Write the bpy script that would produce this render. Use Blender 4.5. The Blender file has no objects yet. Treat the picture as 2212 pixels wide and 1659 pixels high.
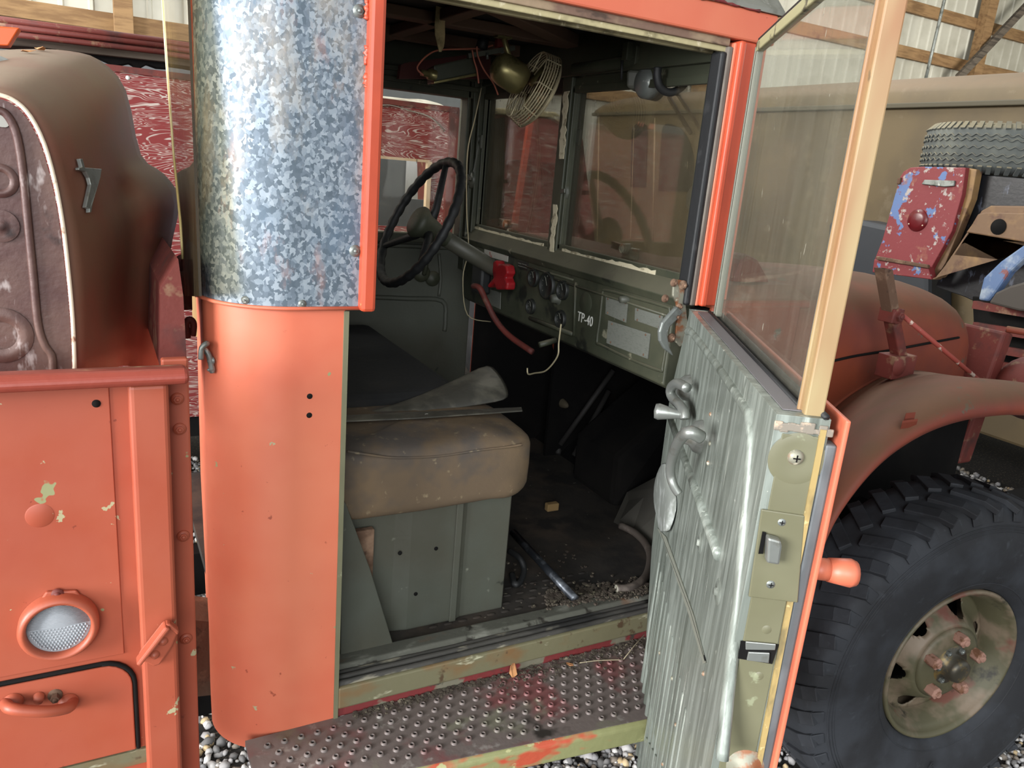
import bpy, math, random
import numpy as np
from mathutils import Vector, Matrix
rnd = random.Random(7)
SC = bpy.context.scene
COL = SC.collection
# ---------------------------------------------------------------- camera
CW = Vector((0.0, -1.25, 1.75))
RX = Vector((0.88193712, -0.46370987, 0.08461722))
RY = Vector((-0.05383142, -0.2774235, -0.95923844))
RZ = Vector((0.46828314, 0.84143292, -0.26963224))
FPX, PU, PV = 1673.33, 1106.0, 829.5
cd = bpy.data.cameras.new('camera'); cam = bpy.data.objects.new('camera', cd); COL.objects.link(cam)
cd.sensor_width = 36; cd.lens = FPX * 36 / 2212; cd.clip_start = 0.02; cd.clip_end = 200
mw = Matrix.Identity(4)
for i in range(3):
    mw[i][0] = RX[i]; mw[i][1] = -RY[i]; mw[i][2] = -RZ[i]; mw[i][3] = CW[i]
cam.matrix_world = mw
SC.camera = cam
# ---------------------------------------------------------------- world, light, exposure
w = bpy.data.worlds.new('world'); SC.world = w; w.use_nodes = True
nt = w.node_tree; bg = nt.nodes['Background']
tc = nt.nodes.new('ShaderNodeTexCoord'); sep = nt.nodes.new('ShaderNodeSeparateXYZ')
rp = nt.nodes.new('ShaderNodeValToRGB'); mr = nt.nodes.new('ShaderNodeMapRange')
mr.inputs['From Min'].default_value = -1; mr.inputs['From Max'].default_value = 1
e = rp.color_ramp.elements
e[0].position = 0.0; e[0].color = (0.20, 0.19, 0.17, 1)
e[1].position = 1.0; e[1].color = (0.72, 0.86, 1.0, 1)
m_ = e.new(0.48); m_.color = (0.30, 0.29, 0.26, 1)
m_ = e.new(0.53); m_.color = (0.95, 0.97, 1.0, 1)
nt.links.new(tc.outputs['Generated'], sep.inputs[0]); nt.links.new(sep.outputs['Z'], mr.inputs['Value'])
nt.links.new(mr.outputs[0], rp.inputs[0]); nt.links.new(rp.outputs[0], bg.inputs[0])
bg.inputs[1].default_value = 1.05

def area(name, loc, target, sx, sy, power, col=(1, 1, 1)):
    l = bpy.data.lights.new(name, 'AREA'); l.shape = 'RECTANGLE'; l.size = sx; l.size_y = sy
    l.energy = power; l.color = col
    o = bpy.data.objects.new(name, l); COL.objects.link(o); o.location = loc
    o.rotation_euler = (Vector(target) - Vector(loc)).to_track_quat('-Z', 'Y').to_euler()
    return o
# daylight through the big open doorway on the camera's side of the barn
area('doorway_daylight', (-2.2, -5.2, 2.7), (0.7, 0.0, 1.2), 3.6, 3.0, 290, (0.96, 0.98, 1.0))
area('side_door_daylight', (-6.4, -1.9, 2.5), (0.6, 0.0, 1.2), 3.2, 3.0, 1150, (0.97, 0.985, 1.0))
# added fill lights; no barn opening is known at these spots
area('back_wall_fill', (10.0, 0.0, 3.0), (8.2, 7.0, 3.0), 4.0, 2.4, 520, (1.0, 0.97, 0.90))  # added to brighten the corrugated back wall
area('van_fill', (-5.0, 5.0, 4.2), (5.0, 4.2, 1.6), 3.0, 1.6, 720, (1.0, 0.98, 0.94))  # added to brighten the side of the van
# added overhead fill for the dark van, through a made-up ceiling opening
top_fill = area('overhead_fill', (3.4, 3.9, 5.6), (3.4, 3.9, 0), 6.0, 3.0, 380, (1.0, 0.98, 0.94))
vs = SC.view_settings
vs.view_transform = 'Standard'; vs.look = 'None'; vs.exposure = 0.0; vs.gamma = 1.0; vs.use_curve_mapping = False

# ---------------------------------------------------------------- geometry helpers
def ray(u, v):
    return RX * (u - PU) + RY * (v - PV) + RZ * FPX
def at(u, v, ax, val):
    """the point of the plane ax = val that lies on the sight line u, v of the survey photograph"""
    r = ray(u, v); i = 'XYZ'.index(ax); return CW + r * ((val - CW[i]) / r[i])
def atp(u, v, p, n):
    r = ray(u, v); return CW + r * ((Vector(p) - CW).dot(n) / r.dot(n))
def V(*a): return Vector(a)
def frame(d, up=None):
    d = Vector(d).normalized()
    up = Vector(up) if up is not None else (V(0, 0, 1) if abs(d.z) < .9 else V(1, 0, 0))
    a = up.cross(d).normalized(); b = d.cross(a).normalized(); return a, b, d

class MB:
    def __init__(s): s.v = []; s.f = []; s.sm = []
    def add(s, vs, fs, smooth=False):
        o = len(s.v); s.v += [tuple(x) for x in vs]
        for f in fs: s.f.append(tuple(o + i for i in f)); s.sm.append(smooth)
        return s
    def box(s, lo, hi):
        x0, y0, z0 = lo; x1, y1, z1 = hi
        return s.add([(x0,y0,z0),(x1,y0,z0),(x1,y1,z0),(x0,y1,z0),(x0,y0,z1),(x1,y0,z1),(x1,y1,z1),(x0,y1,z1)],
                     [(0,3,2,1),(4,5,6,7),(0,1,5,4),(1,2,6,5),(2,3,7,6),(3,0,4,7)])
    def obox(s, c, a, b, d):
        """box from centre and three half-vectors"""
        c, a, b, d = map(Vector, (c, a, b, d)); vs = []
        for k in (-1, 1):
            for i, j in ((-1,-1),(1,-1),(1,1),(-1,1)): vs.append(c + a*i + b*j + d*k)
        return s.add(vs, [(0,3,2,1),(4,5,6,7),(0,1,5,4),(1,2,6,5),(2,3,7,6),(3,0,4,7)])
    def prism(s, pts, ext, smooth=False):
        pts = [Vector(p) for p in pts]; ext = Vector(ext); n = len(pts)
        nrm = V(0,0,0)
        for i in range(n): nrm += (pts[i]-pts[0]).cross(pts[(i+1)%n]-pts[0])
        if nrm.dot(ext) > 0: pts = pts[::-1]
        return s.add(pts + [p + ext for p in pts], [tuple(range(n)), tuple(range(2*n-1, n-1, -1))] +
                     [((i+1)%n, i, i+n, (i+1)%n+n) for i in range(n)], smooth)
    def bar(s, p, q, wd, th, nrm, ext=0.0):
        """rectangular bar from p to q; wd across, th along nrm"""
        p, q = Vector(p), Vector(q); d = (q-p).normalized(); n = Vector(nrm); n = (n - d*n.dot(d)).normalized(); a = d.cross(n)
        p = p - d*ext; q = q + d*ext
        return s.obox((p+q)/2, (q-p)/2, a*wd/2, n*th/2)
    def tube(s, path, r, seg=10, closed=False, caps=True):
        path = [Vector(p) for p in path]; n = len(path)
        rr = r if isinstance(r, (list, tuple)) else [r]*n
        a = None; rings = []
        for i, p in enumerate(path):
            if closed: d = (path[(i+1)%n] - path[i-1])
            else: d = path[min(i+1, n-1)] - path[max(i-1, 0)]
            d = d.normalized() if d.length > 1e-9 else V(0,0,1)
            if a is None: a, b, _ = frame(d)
            else:
                a = (a - d*a.dot(d)); a = a.normalized() if a.length > 1e-6 else frame(d)[0]; b = d.cross(a)
            rings.append([p + (a*math.cos(t) + b*math.sin(t))*rr[i] for t in (2*math.pi*k/seg for k in range(seg))])
        vs = [v for rg in rings for v in rg]; fs = []
        m = n if closed else n-1
        for i in range(m):
            j = (i+1) % n
            for k in range(seg):
                l = (k+1) % seg; fs.append((i*seg+k, i*seg+l, j*seg+l, j*seg+k))
        if caps and not closed: fs += [tuple(range(seg-1, -1, -1)), tuple((n-1)*seg+k for k in range(seg))]
        return s.add(vs, fs, True)
    def lathe(s, o, ax, prof, seg=32, a0=0, a1=2*math.pi, up=None, smooth=True):
        """prof: (radius, height along axis)"""
        a, b, d = frame(ax, up); o = Vector(o); n = len(prof); full = abs(a1-a0-2*math.pi) < 1e-6
        m = seg if full else seg+1; vs = []
        for k in range(m):
            t = a0 + (a1-a0)*k/seg; e_ = a*math.cos(t) + b*math.sin(t)
            vs += [o + e_*r + d*h for r, h in prof]
        fs = []
        for k in range(seg):
            l = (k+1) % m
            for i in range(n-1): fs.append((k*n+i, l*n+i, l*n+i+1, k*n+i+1))
        return s.add(vs, fs, smooth)
    def sphere(s, c, r, seg=14, sc=(1,1,1)):
        c = Vector(c); vs = []; h = seg//2
        for i in range(h+1):
            t = math.pi*i/h
            for k in range(seg):
                q = 2*math.pi*k/seg; vs.append(c + V(r*sc[0]*math.sin(t)*math.cos(q), r*sc[1]*math.sin(t)*math.sin(q), r*sc[2]*math.cos(t)))
        fs = [(i*seg+k, (i+1)*seg+k, (i+1)*seg+(k+1)%seg, i*seg+(k+1)%seg) for i in range(h) for k in range(seg)]
        return s.add(vs, fs, True)
    def grid(s, rows, th=None, smooth=True, closed=False):
        """rows of points; th = thickness vector or None"""
        R, K = len(rows), len(rows[0]); o = len(s.v)
        vs = [Vector(p) for r in rows for p in r]; fs = []
        kk = K if closed else K-1
        for i in range(R-1):
            for k in range(kk): fs.append((i*K+k, i*K+(k+1)%K, (i+1)*K+(k+1)%K, (i+1)*K+k))
        if th is None: return s.add(vs, fs, smooth)
        th = Vector(th); N = len(vs); vs2 = vs + [p + th for p in vs]
        fs2 = fs + [tuple(N+i for i in f[::-1]) for f in fs]
        for k in range(K-1): fs2 += [(k+1, k, N+k, N+k+1), ((R-1)*K+k, (R-1)*K+k+1, N+(R-1)*K+k+1, N+(R-1)*K+k)]
        for i in range(R-1): fs2 += [(i*K, (i+1)*K, N+(i+1)*K, N+i*K), ((i+1)*K+K-1, i*K+K-1, N+i*K+K-1, N+(i+1)*K+K-1)]
        return s.add(vs2, fs2, smooth)
    def bolt(s, p, n, r=.008, h=.006, washer=True, dome=False):
        a, b, d = frame(n); p = Vector(p)
        if washer: s.lathe(p, d, [(0, .0018), (r*1.6, .0018), (r*1.7, -.002)], 18)
        if dome: s.lathe(p, d, [(0, h), (r*.5, h*.92), (r*.85, h*.6), (r, 0), (r, -.002)], 14)
        else:
            hx = [p + (a*math.cos(t) + b*math.sin(t))*r for t in (math.pi/3*k for k in range(6))]
            s.prism(hx, d*h); s.lathe(p + d*h, d, [(0, .003), (r*.5, .003), (r*.5, -.001)], 10)
        return s

def tagp(o, label=None, kind=None):
    if label: o['label'] = label
    if kind: o['kind'] = kind
    return o
def build(name, mb, mat, parent=None, bevel=0, seg=2, label=None, kind=None, subd=0, solid=0):
    me = bpy.data.meshes.new(name); me.from_pydata(mb.v, [], mb.f)
    me.polygons.foreach_set('use_smooth', mb.sm); me.validate(); me.update()
    me.materials.append(mat)
    o = bpy.data.objects.new(name, me); COL.objects.link(o)
    if solid:
        md = o.modifiers.new('solid', 'SOLIDIFY'); md.thickness = solid; md.offset = 0
    if bevel:
        md = o.modifiers.new('bevel', 'BEVEL'); md.width = bevel; md.segments = seg; md.limit_method = 'ANGLE'; md.angle_limit = .6
        md.harden_normals = False
    if subd:
        md = o.modifiers.new('sub', 'SUBSURF'); md.levels = subd; md.render_levels = subd
    if parent is not None:
        o.parent = parent
        m = Matrix.Translation(parent.location) if parent.parent is None else Matrix.Identity(4)
        o.matrix_parent_inverse = m.inverted()
    return tagp(o, label, kind)
def thing(name, label, cat, loc, group=None):
    o = bpy.data.objects.new(name, None); COL.objects.link(o); o.location = loc; o.empty_display_size = .05
    o['label'] = label; o['category'] = cat
    if group: o['group'] = group
    return o
def one(name, mb, mat, label, cat, group=None, **k):
    o = build(name, mb, mat, **k); o['label'] = label; o['category'] = cat
    if group: o['group'] = group
    return o
def struct(name, mb, mat, **k): return build(name, mb, mat, kind='structure', **k)

def text(name, body, p, xdir, nrm, size, mat, parent, ext=.0006, spacing=1.0, scx=1.0):
    c = bpy.data.curves.new(name, 'FONT'); c.body = body; c.size = size; c.extrude = ext; c.space_character = spacing
    c.align_x = 'CENTER'; c.align_y = 'CENTER'; c.materials.append(mat)
    o = bpy.data.objects.new(name, c); COL.objects.link(o)
    x = Vector(xdir).normalized(); n = Vector(nrm).normalized(); y = n.cross(x)
    m = Matrix.Identity(4)
    for i in range(3): m[i][0] = x[i]*scx; m[i][1] = y[i]; m[i][2] = n[i]; m[i][3] = p[i]
    if parent is not None:
        o.parent = parent
        q = Matrix.Translation(parent.location) if parent.parent is None else Matrix.Identity(4)
        m = q.inverted() @ m
    o.matrix_local = m
    bpy.context.view_layer.update()
    me = bpy.data.meshes.new_from_object(o.evaluated_get(bpy.context.evaluated_depsgraph_get()))
    o2 = bpy.data.objects.new(name, me); COL.objects.link(o2); o2.parent = parent; o2.matrix_local = m
    bpy.data.objects.remove(o); o2.name = name
    return o2

def smooth_path(pts, k=6):
    pts = [Vector(p) for p in pts]; out = []; n = len(pts)
    for i in range(n-1):
        p0, p1, p2, p3 = pts[max(i-1,0)], pts[i], pts[i+1], pts[min(i+2,n-1)]
        for j in range(k):
            t = j/k
            out.append(.5*((2*p1) + (p2-p0)*t + (2*p0-5*p1+4*p2-p3)*t*t + (3*p1-p0-3*p2+p3)*t**3))
    out.append(pts[-1]); return out

# ---------------------------------------------------------------- materials
def lin(h):
    h = h.lstrip('#'); c = [int(h[i:i+2], 16)/255 for i in (0, 2, 4)]
    return tuple(((x+.055)/1.055)**2.4 if x > .04045 else x/12.92 for x in c) + (1,)
def MAT(name, base, rough=.6, metal=0.0, layers=(), dust=None, bump=None, spec=.5, coat=0, rvar=0):
    """layers: (colour, scale, lo, hi, stretch, amount, detail) noise patches laid over the base colour"""
    m = bpy.data.materials.new(name); m.use_nodes = True; t = m.node_tree; N = t.nodes; L = t.links
    b = N['Principled BSDF']; tc = N.new('ShaderNodeTexCoord')
    col = N.new('ShaderNodeRGB'); col.outputs[0].default_value = lin(base); cur = col.outputs[0]
    b.inputs['Roughness'].default_value = rough; b.inputs['Metallic'].default_value = metal
    b.inputs['Specular IOR Level'].default_value = spec; b.inputs['Coat Weight'].default_value = coat
    for i, ly in enumerate(layers):
        c, sc, lo, hi = ly[:4]; st = ly[4] if len(ly) > 4 else (1,1,1); am = ly[5] if len(ly) > 5 else 1; dt = ly[6] if len(ly) > 6 else 4
        dist = ly[7] if len(ly) > 7 else 0
        mp = N.new('ShaderNodeMapping'); mp.inputs['Scale'].default_value = st; mp.inputs['Location'].default_value = (i*3.7, i*1.3, i*2.1)
        L.new(tc.outputs['Object'], mp.inputs[0])
        no = N.new('ShaderNodeTexNoise'); no.inputs['Scale'].default_value = sc; no.inputs['Detail'].default_value = dt
        no.inputs['Roughness'].default_value = .6; no.inputs['Distortion'].default_value = dist
        L.new(mp.outputs[0], no.inputs['Vector'])
        r = N.new('ShaderNodeMapRange'); r.inputs['From Min'].default_value = lo; r.inputs['From Max'].default_value = hi
        r.inputs['To Max'].default_value = am; L.new(no.outputs['Fac'], r.inputs['Value'])
        mx = N.new('ShaderNodeMix'); mx.data_type = 'RGBA'; L.new(r.outputs[0], mx.inputs[0]); L.new(cur, mx.inputs[6])
        mx.inputs[7].default_value = lin(c); cur = mx.outputs[2]
    if dust:
        dc, amt = dust[:2]; lo = dust[2] if len(dust) > 2 else .35
        g = N.new('ShaderNodeNewGeometry'); sp = N.new('ShaderNodeSeparateXYZ'); L.new(g.outputs['Normal'], sp.inputs[0])
        r = N.new('ShaderNodeMapRange'); r.inputs['From Min'].default_value = lo; r.inputs['From Max'].default_value = lo+.55; r.inputs['To Max'].default_value = amt
        L.new(sp.outputs['Z'], r.inputs['Value'])
        no = N.new('ShaderNodeTexNoise'); no.inputs['Scale'].default_value = 9; no.inputs['Detail'].default_value = 6; L.new(tc.outputs['Object'], no.inputs['Vector'])
        ma = N.new('ShaderNodeMath'); ma.operation = 'MULTIPLY'; L.new(r.outputs[0], ma.inputs[0])
        r2 = N.new('ShaderNodeMapRange'); r2.inputs['From Min'].default_value = .25; r2.inputs['From Max'].default_value = .6; r2.inputs['To Min'].default_value = .55
        L.new(no.outputs['Fac'], r2.inputs['Value']); L.new(r2.outputs[0], ma.inputs[1])
        mx = N.new('ShaderNodeMix'); mx.data_type = 'RGBA'; L.new(ma.outputs[0], mx.inputs[0]); L.new(cur, mx.inputs[6])
        mx.inputs[7].default_value = lin(dc); cur = mx.outputs[2]
        rr = N.new('ShaderNodeMapRange'); rr.inputs['To Min'].default_value = rough; rr.inputs['To Max'].default_value = .95
        L.new(ma.outputs[0], rr.inputs['Value']); L.new(rr.outputs[0], b.inputs['Roughness'])
    L.new(cur, b.inputs['Base Color'])
    if rvar and not dust:
        no = N.new('ShaderNodeTexNoise'); no.inputs['Scale'].default_value = 14; no.inputs['Detail'].default_value = 5; L.new(tc.outputs['Object'], no.inputs['Vector'])
        rr = N.new('ShaderNodeMapRange'); rr.inputs['From Min'].default_value = .3; rr.inputs['From Max'].default_value = .7
        rr.inputs['To Min'].default_value = max(0, rough-rvar); rr.inputs['To Max'].default_value = min(1, rough+rvar)
        L.new(no.outputs['Fac'], rr.inputs['Value']); L.new(rr.outputs[0], b.inputs['Roughness'])
    if bump:
        sc, st = bump[:2]
        no = N.new('ShaderNodeTexNoise'); no.inputs['Scale'].default_value = sc; no.inputs['Detail'].default_value = 5
        if len(bump) > 2:
            mp = N.new('ShaderNodeMapping'); mp.inputs['Scale'].default_value = bump[2]; L.new(tc.outputs['Object'], mp.inputs[0]); L.new(mp.outputs[0], no.inputs['Vector'])
        else: L.new(tc.outputs['Object'], no.inputs['Vector'])
        bp = N.new('ShaderNodeBump'); bp.inputs['Strength'].default_value = st; bp.inputs['Distance'].default_value = .002
        L.new(no.outputs['Fac'], bp.inputs['Height']); L.new(bp.outputs[0], b.inputs['Normal'])
    return m

ORANGE = MAT('orange_paint', '#C06248', .48, 0, [('#CA7658', 2.2, .42, .62, (1,1,1), .7), ('#8A8A62', 11, .70, .707), ('#A39A78', 27, .715, .725), ('#7B3020', 45, .70, .74, (1,1,1), .7), ('#E3B58F', 30, .725, .74, (1,1,.35))], bump=(60, .08), rvar=.08)  # kept lighter than the bed's copy; stronger light put into the colour
ORANGE_BED = MAT('shaded_bed_paint', '#9A4630', .5, 0, [('#A4553C', 2.2, .42, .62, (1,1,1), .7), ('#8A8A62', 9, .675, .682), ('#A39A78', 24, .69, .70), ('#6B2A1E', 45, .70, .74, (1,1,1), .7), ('#D3A57F', 30, .725, .74, (1,1,.35))], bump=(60, .08), rvar=.08)  # darker copy of the same orange; the bed's weaker light is put into colour
ORANGE_B = MAT('bright_orange_paint', '#BC4C30', .42, 0, [('#A8432A', 3, .45, .6), ('#8A8A5C', 30, .71, .72)], bump=(50, .08))
REDDUSTY = MAT('dusty_orange_paint', '#7E3820', .65, 0, [('#6A2E22', 3, .4, .65), ('#544A3C', 14, .64, .68)], dust=('#58442F', .8, .2), bump=(90, .12))  # dusty orange, base also darkened for the open door's shade on hood and fender
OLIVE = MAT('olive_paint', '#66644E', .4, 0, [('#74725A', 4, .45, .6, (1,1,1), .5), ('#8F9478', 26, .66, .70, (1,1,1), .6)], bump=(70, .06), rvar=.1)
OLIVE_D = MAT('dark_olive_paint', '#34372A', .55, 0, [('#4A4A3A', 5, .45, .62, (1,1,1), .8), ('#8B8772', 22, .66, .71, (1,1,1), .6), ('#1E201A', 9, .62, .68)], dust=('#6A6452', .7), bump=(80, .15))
OLIVE_G = MAT('grey_green_paint', '#47463C', .5, 0, [('#4C5048', 3, .42, .62, (1,1,1), .7), ('#86887A', 16, .67, .74, (1,1,1), .7), ('#2C2E28', 12, .68, .71)], bump=(110, .2), rvar=.1)
DOORIN = MAT('brushed_door_paint', '#767C74', .36, .2, [('#979E96', 16, .46, .62, (3,3,.16), .8), ('#4C5148', 9, .52, .66, (3,3,.2), .7), ('#B6BCB2', 42, .60, .70, (2,2,.18), .8), ('#C9CBC0', 60, .70, .73)], bump=(40, .25, (4,4,.3)), rvar=.1)
SILLG = MAT('worn_sill_steel', '#5A5A52', .5, .2, [('#7C5236', 9, .56, .66, (.5,1,1), .9), ('#8A8A80', 22, .55, .66, (.4,1,1), .7), ('#2E2B26', 18, .60, .66)], bump=(60, .5))
SILLO = MAT('rusty_olive_sill', '#66624A', .6, 0, [('#70502F', 7, .54, .64, (.5,1,1), .8), ('#B9B79C', 24, .62, .68, (.4,1,1), .8), ('#4A3A28', 14, .62, .66)], bump=(50, .4))
FLOORM = MAT('dirty_floor_mat', '#2E2924', .85, 0, [('#463A30', 5, .45, .60, (1,1,1), .8), ('#1D1A17', 7, .50, .64), ('#8A8272', 60, .70, .72)], bump=(60, .5))
DIRT = MAT('dark_dirt', '#1E1B18', .95, 0, [('#6B5E4C', 70, .58, .66), ('#8F8B80', 90, .68, .72)], bump=(90, 1))
DARK = MAT('black_and_shade', '#0B0A0A', .9, 0, [('#171513', 4, .45, .65)], bump=(60, .3), spec=.2)  # near-black for dark parts; also paints the shade in holes and footwell
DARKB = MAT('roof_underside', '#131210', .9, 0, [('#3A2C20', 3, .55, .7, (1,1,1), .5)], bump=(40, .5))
RUBBER = MAT('black_rubber', '#151617', .6, 0, [('#3A3A3A', 20, .60, .72, (1,1,1), .5)], bump=(80, .3))
SEALM = MAT('dusty_seal_rubber', '#3B3935', .75, 0, [('#8C8674', 30, .56, .64, (.3,1,1), .7), ('#171615', 11, .55, .66, (.3,1,1))], bump=(60, .5))
CREAM = MAT('peeling_cream_paint', '#A69B76', .7, 0, [('#5A5238', 12, .52, .60, (.6,1,1), .8), ('#C9BFA0', 30, .58, .66)], bump=(60, .6))
CHANNEL = MAT('grey_brown_channel', '#5E564E', .7, 0, [('#7A7268', 14, .5, .65, (1,1,.2))], bump=(50, .3))
REDPINK = MAT('chipped_red_paint', '#6E2A2A', .6, 0, [('#6E6A5A', 9, .50, .54), ('#3A342E', 16, .60, .64)], bump=(70, .5))
BOARD = MAT('worn_running_board', '#665C58', .55, .1, [('#74383A', 7, .50, .62, (1,1,1), .7), ('#6E6C5C', 9, .58, .66, (1,1,1), .8), ('#8B8680', 30, .60, .70, (1,1,1), .8), ('#2B2622', 8, .62, .70)], bump=(60, .5))
BOARDE = MAT('chipped_board_edge', '#7E7F56', .6, 0, [('#A84830', 7, .53, .56, (.4,1,1)), ('#7A4A34', 18, .60, .64, (.4,1,1)), ('#9E9C70', 26, .62, .66)], bump=(60, .5))
CHROME = MAT('worn_chrome', '#8E918C', .34, .6, [('#76756C', 26, .55, .68), ('#7C5A40', 30, .66, .72)], bump=(70, .15))
STEEL = MAT('grey_steel', '#7E827E', .42, .5, [('#5B5E58', 15, .5, .65), ('#B2B4AE', 40, .62, .70)], bump=(60, .25))
RUST = MAT('rust', '#5A4232', .85, 0, [('#7E6450', 18, .5, .65), ('#3E2A20', 28, .58, .66)], bump=(80, .6))
RUSTP = MAT('rusty_red_paint', '#62261E', .7, 0, [('#7A5A44', 18, .58, .66), ('#41201C', 8, .5, .65)], bump=(80, .4))
HINGEM = MAT('rust_stained_hinge', '#8A8878', .5, .3, [('#8B5A3C', 30, .50, .60), ('#C9C2AC', 50, .60, .66)], bump=(70, .4))
CAN = MAT('brown_seat_canvas', '#5E4E3C', .85, 0, [('#745F46', 3, .45, .60, (1,1,1), .8), ('#3E3C3C', 5, .52, .64, (1,1,1), .7), ('#9A8A6C', 30, .62, .70, (1,1,1), .5)], bump=(120, .3))
VINYL = MAT('cracked_vinyl', '#3C3A34', .45, 0, [('#6A665A', 9, .5, .66, (1,1,1), .8), ('#D8D8D0', 40, .71, .73)], bump=(70, .5))
BLACKV = MAT('black_seat_cloth', '#141414', .9, 0, [('#24211E', 5, .5, .65)], bump=(90, .4))
WOODL = MAT('girt_lumber', '#8A6C48', .8, 0, [('#6A4E30', 3, .45, .62, (1,6,8), .8), ('#5A3E26', 2, .66, .72)], bump=(30, .3, (.4,6,6)))
WOODG = MAT('grey_old_lumber', '#5E554A', .9, 0, [('#3A332C', 5, .45, .6, (.4,5,6))], bump=(30, .6, (.3,6,6)))
WALLM = MAT('painted_corrugated_steel', '#B9B7AA', .6, .1, [('#A8A597', 1.2, .45, .6)], bump=(20, .05))
CEIL = MAT('roof_steel', '#9A9A92', .6, .2)
TANVAN = MAT('dusty_tan_bodywork', '#5E4F34', .6, 0, [('#4C402C', 1.3, .45, .62, (1,1,1), .8), ('#6E604A', 7, .60, .70, (1,1,1), .5)], dust=('#6E5E4C', .9, .3), bump=(60, .15))
FINM = MAT('dusty_brown_red_bodywork', '#7C3A2C', .55, 0, [('#6A4A38', 2.2, .42, .60, (1,1,1), .9), ('#5C2A24', 5, .60, .70, (1,1,1), .6)], dust=('#7E6C58', .97, .05), bump=(80, .1))
FINI = MAT('brown_underside_paint', '#4E3430', .5, .1, [('#6A5248', 5, .45, .62, (1,1,1), .7), ('#A89C98', 34, .60, .68, (1,1,.4), .8), ('#2C1D1B', 9, .60, .66)], bump=(90, .4))
EDGE = MAT('pale_bare_edge', '#D8C8B0', .5, 0, [('#8A5A44', 30, .55, .62)])
TYREM = MAT('black_tyre_rubber', '#1C1D20', .75, 0, [('#2E3136', 5, .45, .62, (1,1,1), .8), ('#4A4E54', 30, .62, .74, (1,1,1), .3)], bump=(70, .4))
TREADG = MAT('grey_dusty_tyre', '#4E5250', .85, 0, [('#62655F', 6, .45, .62)], dust=('#8A7F62', .9), bump=(60, .3))
RIMM = MAT('olive_wheel_paint', '#54503A', .55, .1, [('#7A6A58', 6, .48, .60, (1,1,1), .9), ('#6E3E34', 5, .58, .64, (1,1,1), .8), ('#2E2B20', 11, .62, .70)], bump=(60, .3))
BLUEC = MAT('chipped_red_and_blue_paint', '#7A2C30', .6, 0, [('#5C74A2', 6.5, .57, .585), ('#A89E98', 24, .60, .65), ('#8C5A48', 7, .60, .66)], bump=(60, .4))
BLUEF = MAT('blue_fender_paint', '#52698E', .5, 0, [('#8E9AA8', 7, .50, .6), ('#7A4A48', 14, .60, .64)], bump=(60, .3))
BLACKM = MAT('streaked_black_panel', '#15161A', .4, 0, [('#5A6070', 26, .60, .70, (1,1,.5), .8)], bump=(60, .3))
BROWNF = MAT('brown_faded_frame', '#6E543C', .6, 0, [('#8F7048', 4, .5, .62), ('#54382C', 9, .55, .66)], bump=(60, .2))
REDM = MAT('red_plastic', '#8C141A', .45, 0, [('#6E1018', 30, .55, .66)])
WHITEP = MAT('white_stencil_paint', '#D8D8D0', .7)
PLATE = MAT('grey_data_plate', '#6E7068', .6, .2, [('#5C5E56', 90, .5, .62, (1,1,3), .5)], bump=(150, .3))
PAPER = MAT('faded_paper_sticker', '#9A9890', .8, 0, [('#8A5048', 12, .55, .58)])
GAUGE = MAT('gauge_face', '#1D1F1C', .5)
BRASS = MAT('tarnished_brass', '#8E855A', .35, .7, [('#5E5838', 20, .5, .65)], bump=(60, .15))
WIRE = MAT('pale_wire', '#B5AA8A', .5, .3)
WIREO = MAT('orange_wire_insulation', '#A8604A', .6)
HOSE = MAT('grey_brown_hose', '#4A423C', .6, 0, [('#6A6058', 20, .5, .65)])
DUCT = MAT('aged_yellow_strap', '#A8946A', .8, 0, [('#7A6A48', 20, .5, .65)], bump=(60, .5))
LEAF = MAT('dry_leaf', '#A8764A', .8, 0, [('#7A5030', 30, .5, .65)])
TWIG = MAT('dry_straw', '#9A8F76', .8)
YELLOWE = MAT('yellow_sealant', '#9C8654', .7, 0, [('#6E6242', 26, .5, .62, (1,1,.4)), ('#B8A878', 60, .62, .68)], bump=(60, .4))
YEDGE = MAT('yellowed_acrylic_edge', '#B09A62', .35, 0, [('#D0C090', 12, .5, .65, (1,1,.2))])
TANF = MAT('tan_fabric', '#8A7048', .9, bump=(120, .3))
LENSM = MAT('white_ribbed_lens', '#9A9EA2', .2, 0, spec=.6)
REDLENS = MAT('dark_red_lens', '#5E1218', .3)
CLOTHW = MAT('dirty_white_tarpaulin', '#B8B4A8', .8, 0, [('#8A8070', 6, .5, .62)], bump=(20, .6))
ORANGEV = MAT('vivid_orange_machine_paint', '#C8541E', .4, 0, [('#E08A50', 9, .6, .7)])

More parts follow.
